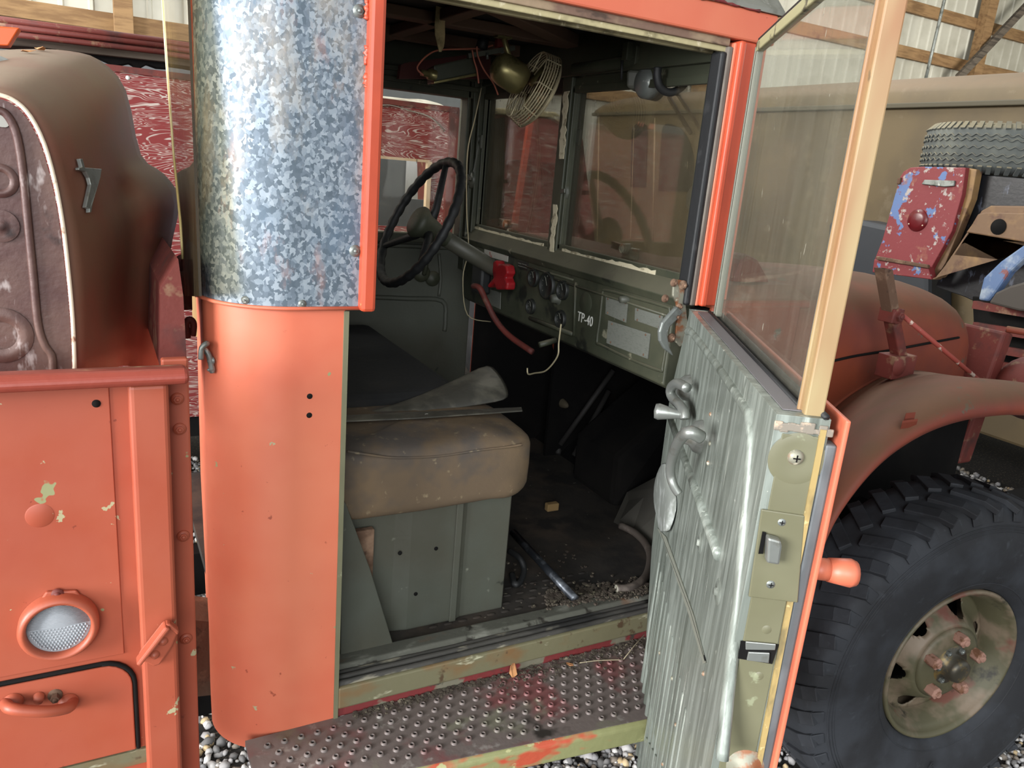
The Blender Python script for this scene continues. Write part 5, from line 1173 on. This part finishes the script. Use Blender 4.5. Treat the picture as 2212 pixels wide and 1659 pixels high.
for k in range(30): m.sphere(at(668 + rnd.uniform(-9, 9), 1622 + rnd.uniform(-8, 8), 'Y', -.02), .006, 6)
one('rusty_bolt_end', m, RUST, 'small rusty lump just below the bottom of the orange cab corner', 'lump')

# ================================================================ red plywood box truck beyond
QY = 2.3
box_t = thing('plywood_box_truck', 'weathered red plywood box body standing behind the military truck', 'truck', (0, 2.9, 0))
w0, w1 = at(770, 335, 'Y', QY), at(918, 492, 'Y', QY)
X1 = at(965, 330, 'Y', QY).x; zt_ = at(300, 152, 'Y', QY).z
m = MB(); m.box((-3.4, QY, .55), (w0.x, QY+.02, zt_)).box((w1.x, QY, .55), (X1, QY+.02, zt_)).box((w0.x, QY, w0.z), (w1.x, QY+.02, zt_)).box((w0.x, QY, .55), (w1.x, QY+.02, w1.z))
build('side_panel', m, PLY, box_t, label='red plywood side with raised white grain')
build('side_window_frame', MB().bar(V(w1.x, QY-.005, w0.z), V(w1.x, QY-.005, w1.z), .02, .03, NY).bar(V(w0.x, QY-.005, w0.z), V(w1.x, QY-.005, w0.z), .012, .02, NY), MAT('pale_window_wood', '#B9A080', .7), box_t)
build('corner_trim', MB().box((X1, QY-.02, .55), (X1+.045, QY+.04, zt_+.0)), RUSTP, box_t)
build('top_trim', MB().box((-3.4, QY-.015, zt_-.015), (X1+.045, QY+.03, zt_+.008)), RUSTP, box_t)
k0, k1 = at(878, 343, 'Y', 3.7), at(921, 432, 'Y', 3.7)
m = MB(); m.box((-3.4, 3.7, .55), (k0.x, 3.72, 2.2)).box((k1.x, 3.7, .55), (X1+.9, 3.72, 2.2)).box((k0.x, 3.7, k0.z), (k1.x, 3.72, 2.2)).box((k0.x, 3.7, .55), (k1.x, 3.72, k1.z))
build('far_side_panel', m, MAT('grey_inner_panel', '#6A6E70', .8), box_t)
build('box_base', MB().box((-3.4, QY+.02, .45), (X1, 3.7, .58)), DARK, box_t)
for u in (276,): build('roofing_nail', MB().lathe(at(276, 168, 'Y', QY-.001), NY, [(0, .004), (.006, .003), (.008, 0)], 12), MAT('white_nail', '#D8D8D0', .5), box_t)
# tarp on the top
rows = []
tu = [(800, 205, 240), (840, 208, 228), (880, 214, 240), (910, 212, 252), (940, 220, 262), (968, 228, 300)]
rows = [[at(u, a, 'Y', QY+.5) for u, a, b in tu], [at(u, (a+b)/2-2, 'Y', QY+.15) for u, a, b in tu], [at(u, b-6+rnd.uniform(-4, 8), 'Y', QY-.03) for u, a, b in tu]]
one('torn_tarpaulin', MB().grid(rows), CLOTHW, 'dirty white torn tarpaulin draped over the top of the red plywood box', 'tarpaulin', solid=.004, subd=2)
# stuff on the roof at the left
def onroof(name, pts, mat, lab, cat, y0=2.35, dy=.12, group=None, bevel=.004):
    return one(name, MB().prism([at(u, v, 'Y', y0) for u, v in pts], (0, dy, 0)), mat, lab, cat, group, bevel=bevel)
onroof('grey_plank', ((-60, 70), (60, 74), (200, 96), (400, 122), (400, 138), (200, 116), (100, 104), (-60, 92)), WOODG, 'long grey weathered plank resting on top of the red plywood box', 'plank', 2.5, .2)
for i, (va, vb, lb) in enumerate(((40, 88, 'uppermost thin rusty red rod stacked over the plank'), (54, 98, 'middle thin rusty red rod stacked over the plank'), (70, 112, 'lowest thin rusty red rod stacked over the plank'))):
    one('steel_rod', MB().tube([at(-40, va-4, 'Y', 2.42), at(400, vb+6, 'Y', 2.42)], .011, 8), RUSTP, lb, 'rod', 'rusty rods on the plywood box')
onroof('red_channel', ((-60, 46), (360, 92), (400, 98), (400, 110), (-60, 60)), RUSTP, 'rusty red steel channel lying along the top of the plywood box', 'channel', 2.46, .08)
onroof('orange_chute', ((-60, 52), (42, 60), (18, 99), (-60, 96)), ORANGEV, 'bright orange machine panel at the far left above the spare hood', 'panel', 2.2, .1)
onroof('dark_debris_pile', ((120, 100), (400, 124), (400, 150), (340, 146), (318, 138), (300, 148), (280, 136), (250, 142), (215, 126)), DARK, 'dark ragged debris heap between the plank and the red plywood box', 'debris', 2.55, .1)

# ================================================================ red truck cab seen through the left windscreen pane
rc = thing('red_truck_cab', 'dusty dark red vehicle with dark side window seen through the left windscreen pane', 'truck', (3.3, 4.2, 0))
def rq(name, pts, mat, y, d, lab=None): return build(name, MB().prism([at(u, v, 'Y', y) for u, v in pts], (0, d, 0)), mat, rc, label=lab, bevel=.01)
rq('cab_body', ((1000, 262), (1060, 246), (1190, 258), (1260, 300), (1290, 560), (1290, 700), (1000, 700)), RUSTP, 3.9, .9)
build('lower_body', MB().box((2.6, 3.95, .35), (4.3, 4.75, 1.0)), DARK, rc)
for x_ in (2.9, 4.0): build('wheel', MB().lathe(V(x_, 3.95, .38), NY, [(0, .02), (.25, .02), (.38, .05), (.38, -.2), (0, -.2)], 32), TYREM, rc)
rq('cab_window', ((1098, 345), (1150, 345), (1152, 420), (1096, 418)), DARKGL, 3.88, .03)
rq('door_window', ((1170, 350), (1240, 356), (1244, 430), (1172, 424)), DARKGL, 3.88, .03)
rq('window_post', ((1052, 262), (1092, 252), (1090, 470), (1050, 475)), DARK, 3.86, .04)
rq('cream_band', ((1000, 250), (1060, 232), (1200, 242), (1260, 285), (1260, 292), (1190, 254), (1060, 246), (1000, 262)), CREAM, 3.85, .9)
one('orange_pole', MB().bar(at(1150, 232, 'Y', 3.5), V(at(1128, 425, 'Y', 3.5).x-.15, 3.5, 0), .035, .035, NY), ORANGE_B, 'orange upright pole in front of the dark red vehicle behind the windscreen', 'pole')

# ================================================================ tan panel van
VX = 4.8
van = thing('panel_van', 'dusty tan panel van with two dark arched rear windows beyond the hood', 'van', (6.0, 3.0, 0))
def vq(pts, dx=0): return [at(u, v, 'X', VX+dx) for u, v in pts]
yL = at(1283, 300, 'X', VX).y; ztop = at(1283, 247, 'X', VX).z
yR = -1.4
build('body_side', MB().box((VX, yR, .4), (VX+2.2, yL, ztop)), TANVAN, van, bevel=.02)
pf = [V(0, yL-.02, ztop)]
rz = .27
rows = []
for y, k in ((yL+.02, .0), (yL, .45), (yL-.08, .72), (yL-.25, .9), (yL-.6, 1), (3.0, 1), (yR, .98)):
    rows.append([V(VX-.03 + 2.26*t, y, ztop + (rz*k)*min(1, math.sin(math.pi*min(max(t, .0), 1))**.28 if 0 < t < 1 else 0)) for t in (0, .004, .015, .04, .08, .15, .3, .5, .7, .85, .95, 1)])
build('van_roof', MB().grid(rows), TANVAN, van, label='dusty tan rounded van roof')
build('drip_rail', MB().box((VX-.045, yR, ztop-.02), (VX+.01, yL+.03, ztop+.012)), MAT('dark_drip_rail', '#4A4434', .7), van, bevel=.006)
build('rear_window', MB().prism(smooth_path(vq(((1364, 405), (1366, 290), (1374, 270), (1388, 266), (1396, 270), (1400, 285), (1396, 405))), 3), (-.012, 0, 0)), DARKGL, van, label='narrow dark rear window')
build('rear_window', MB().prism(smooth_path(vq(((1424, 413), (1430, 300), (1436, 272), (1450, 268), (1474, 280), (1492, 310), (1500, 350), (1498, 414))), 3), (-.012, 0, 0)), DARKGL, van, label='wide dark arched rear window')
build('door_seam', MB().tube(vq(((1415, 255), (1410, 520)), -.004), .008, 6).tube(vq(((1294, 250), (1290, 560)), -.004), .008, 6).tube(vq(((1370, 270), (1362, 515), (1388, 516)), -.01), .004, 6), MAT('pale_seam', '#A39070', .7), van)
build('van_fender', MB().prism(vq(((1840, 482), (1905, 478), (2010, 500), (2060, 560), (2060, 700), (1840, 700))), (-.25, 0, 0)), MAT('dark_blue_grey_paint', '#2C3036', .5), van, bevel=.03)

# ================================================================ jeep body beyond the hood
JX = 3.7
jeep = thing('jeep_body', 'old jeep body with chipped red and blue rear corner beyond the hood', 'jeep', (4.0, 1.2, 0))
def jq(name, pts, mat, dx=0, th=.03, lab=None, bevel=.004, sm=False):
    q = [at(u, v, 'X', JX+dx) for u, v in pts]
    if sm: q = smooth_path(q + [q[0]], 3)[:-1]
    return build(name, MB().prism(q, (th, 0, 0)), mat, jeep, label=lab, bevel=bevel)
jq('rear_corner', ((1888, 563), (1905, 520), (1944, 382), (1952, 370), (1966, 362), (1990, 360), (2086, 362), (2078, 420), (2056, 500), (2014, 575), (2008, 592)), BLUEC, 0, .05, 'chipped red and blue rear panel')
jq('lower_strip', ((1888, 560), (2004, 576), (2012, 604), (1884, 588)), BLUEC, -.03, .05)
jq('seam_lip', ((1892, 553), (2004, 572), (2004, 580), (1892, 561)), RUST, -.045, .02)
c = at(1982, 476, 'X', JX-.002); build('tail_lamp', MB().lathe(c, NX, [(0, .012), (.03, .011), (.052, .006), (.056, 0)], 32), REDLENS, jeep, label='round dark red tail lamp cover')
m = MB()
for q in (90, 210, 330): m.lathe(c + V(-.008, .044*math.cos(math.radians(q)), .044*math.sin(math.radians(q))), NX, [(0, .003), (.003, .002), (.004, 0)], 8)
build('lamp_screw', m, EDGE, jeep)
jq('grab_slot', ((1996, 388), (2062, 390), (2060, 402), (2040, 404), (1990, 398)), STEEL, -.012, .014, 'pale strap slot')
jq('hinge_tab', ((1938, 385), (1946, 383), (1943, 398), (1936, 398)), RUST, -.01, .03)
jq('corner_side', ((2086, 362), (2110, 366), (2098, 430), (2030, 600), (2008, 600), (2056, 500), (2078, 420)), BROWNF, .03, .05)
jq('black_panel', ((2084, 372), (2300, 395), (2300, 520), (2212, 700), (2080, 640), (2020, 620), (2060, 520)), BLACKM, .10, .04, 'streaked glossy black panel')
jq('body_frame', ((2006, 604), (2030, 595), (2120, 455), (2140, 444), (2300, 446), (2300, 520), (2250, 542), (2090, 505), (2044, 575), (2020, 604)), BROWNF, -.02, .05, 'faded brown curved body frame', .012)
jq('frame_recess', ((2098, 486), (2112, 462), (2130, 458), (2300, 462), (2300, 520), (2240, 528), (2086, 502)), BROWNF, -.03, .02, None, .006)
c = at(2156, 490, 'X', JX-.035); build('frame_hole', MB().lathe(c, NX, [(0, .001), (.034, .001), (.036, -.002)], 24), DARK, jeep)
jq('blue_fender', ((2112, 648), (2124, 600), (2160, 565), (2212, 528), (2300, 505), (2300, 530), (2212, 560), (2180, 590), (2146, 640), (2136, 652)), BLUEF, -.22, .05, 'faded blue curved fender', .01)
jq('dark_cover', ((2134, 655), (2150, 632), (2180, 618), (2230, 604), (2300, 600), (2300, 680), (2200, 672)), MAT('grey_brown_cover', '#3E3832', .7), -.30, .05, None, .01)
jq('slatted_front', ((2100, 640), (2300, 660), (2300, 900), (2110, 860)), DARK, -.12, .04)
m = MB()
for k, (va, vb) in enumerate(((658, 676), (704, 722), (745, 766), (780, 800))): m.bar(at(2105, va, 'X', JX-.2), at(2290, vb+12, 'X', JX-.2), .035, .03, NX)
build('dark_slat', m, RUSTP, jeep)
TC = at(2008, 330, 'X', 4.05); 
tire = thing('stacked_tyre', 'grey dusty tyre lying flat on top of the jeep body', 'tyre', (4.05, TC.y-.42, TC.z))
tcz = at(2120, 328, 'X', 4.05).z; TC = V(4.15, TC.y-.40, tcz)
pr = [(.22, -.08), (.24, -.115), (.30, -.12), (.37, -.115), (.40, -.10), (.415, -.08), (.42, 0), (.415, .08), (.40, .10), (.37, .115), (.30, .12), (.24, .115), (.22, .08)]
tm_ = build('tyre_carcass', MB().lathe(TC, Z_, pr, 72), TREADG, tire)
m = MB()
for k in range(64):
    q = 2*math.pi*k/64
    for sgn in (1, -1): m.bar(TC + V(math.cos(q)*.385, math.sin(q)*.385, sgn*.118), TC + V(math.cos(q+.02)*.418, math.sin(q+.02)*.418, sgn*.085), .020, .010, Z_*sgn)
for r_, z_ in ((.4205, .055), (.4215, .035), (.4215, -.035), (.4205, -.06), (.422, 0)):
    m.tube([TC + V(math.cos(q)*r_, math.sin(q)*r_, z_ + .006*math.cos(q*60)) for q in (2*math.pi*i/480 for i in range(480))], .0035, 5, closed=True)
build('tread_edge', m, TREADG, tire)
